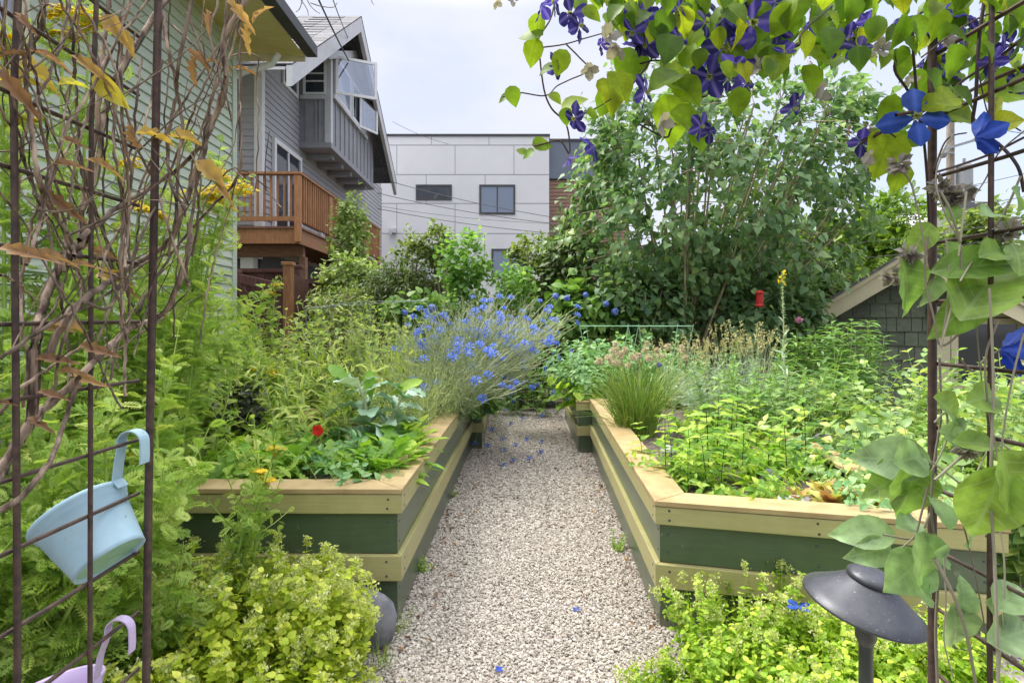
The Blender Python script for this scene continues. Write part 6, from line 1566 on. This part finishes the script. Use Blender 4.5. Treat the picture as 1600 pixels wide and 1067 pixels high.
for px, py, Y in ((1465, 290, .85), (1490, 310, .85), (1475, 300, .86), (1505, 300, .84), (1405, 255, .86), (1420, 395, .86), (1393, 432, .88), (1575, 360, .8), (1520, 690, .83), (1510, 700, .83)):
    g = G(); n = 40; c = P(px, py, Y) - BO; d = rdir(n, -.5); g.inst(SM, c + d * .005 * rnd(0, 1, (n, 1)), d, rdir(n), .017, rnd(0, 1, n)); g.build('seed_head', M['faded'], bc)
# big downy leaves at right
bl = thing('downy_climber', 'climber with big pale downy leaves low on the right trellis', 'vine', (.69, .85, .8))
LO = np.array(bl.location)
g = G()
for px, py, Y, L_, an, va, ti, w in (
  (1395, 716, .9, 118, 175, .12, .25, .8), (1400, 745, .9, 120, -165, .7, -.3, .7), (1430, 715, .86, 90, 10, .25, .2, .9), (1425, 770, .88, 110, -95, .65, 0, 1), (1350, 832, .93, 100, 178, .15, .2, .72), (1362, 862, .92, 80, 190, .2, -.2, .8), (1425, 815, .9, 75, 10, .2, .3, .7), (1420, 895, .86, 95, -140, .25, -.2, 1.1), (1450, 880, .84, 110, -70, .3, -.1, 1.1), (1452, 930, .84, 60, -20, .3, .2, .8),
  (1545, 440, .8, 180, 50, .75, .1, .75), (1500, 490, .82, 120, -125, .6, .2, .7), (1540, 410, .8, 160, 12, .5, -.5, .5), (1425, 450, .86, 110, -65, .55, .1, 1.), (1455, 460, .85, 80, -80, .2, .5, .6), (1490, 405, .84, 70, -60, .4, .2, .7), (1440, 372, .86, 70, -130, .75, -.2, .8), (1560, 390, .78, 90, 20, .7, .2, .7), (1490, 330, .84, 40, 80, .5, .1, .8), (1595, 400, .78, 80, 70, .8, .3, .9),
  (1548, 790, .76, 150, -100, .7, .1, .95), (1590, 760, .74, 140, -60, .8, 0, 1), (1505, 680, .84, 120, -10, .25, .3, .6), (1490, 640, .84, 90, -30, .75, .1, .8), (1545, 620, .78, 100, 10, .75, .2, .7), (1530, 690, .8, 80, 5, .7, -.3, .6),
  (1500, 985, .82, 110, -70, .2, .1, .8), (1510, 930, .82, 70, 60, .25, .3, .8), (1590, 990, .78, 120, 10, .15, .1, .7), (1560, 960, .8, 80, -40, .2, .2, .8), (1480, 870, .84, 70, -20, .3, .3, .7), (1580, 930, .78, 80, 30, .2, .2, .9), (1520, 840, .82, 60, -60, .3, .3, .8), (1475, 800, .84, 60, 100, .3, .3, .8), (1550, 330, .78, 60, 20, .3, .3, .8), (1595, 310, .78, 60, -30, .3, .3, .8)):
    leaf_px(g, px, py, Y, L_ * .9, an, BIG, np.clip(va + rnd(-.05, .08), 0, 1), ti, .9, w * 1.1, off=LO)
g.build('foliage', M['bigleaf'], bl, smooth=True)
gs = G()
for pp, Y in (([(1465, 1070), (1462, 980), (1466, 880), (1455, 800), (1460, 720), (1470, 650), (1468, 560)], .86), ([(1560, 1070), (1555, 900), (1548, 760), (1552, 600), (1546, 450)], .77), ([(1455, 800), (1430, 840), (1380, 835)], .9), ([(1460, 730), (1440, 715)], .88)):
    gs.tubes(catmull([P(a, b, Y) for a, b in pp], 6) - LO, .0022, .0016, k=6)
gs.build('stem', M['fstem'], bl, smooth=True)
# twig tips reaching in from the top edge
tg_ = thing('bare_twigs', 'thin bare twigs poking in at the top edge above the grey house', 'twigs', P(480, -40, 1.6))
gs = G()
for pp in ([(470, -40), (480, 0), (490, 15), (500, 22)], [(478, -30), (470, 10), (462, 20)], [(485, 5), (500, 10), (520, 12), (527, 5)], [(455, -20), (478, 12), (482, 25)], [(575, -30), (580, 0), (584, 8)]):
    gs.tubes(catmull([P(a, b, 1.6) for a, b in pp], 5) - np.array(tg_.location), .0016, .0008, k=5)
gs.build('stem', M['bark'], tg_)
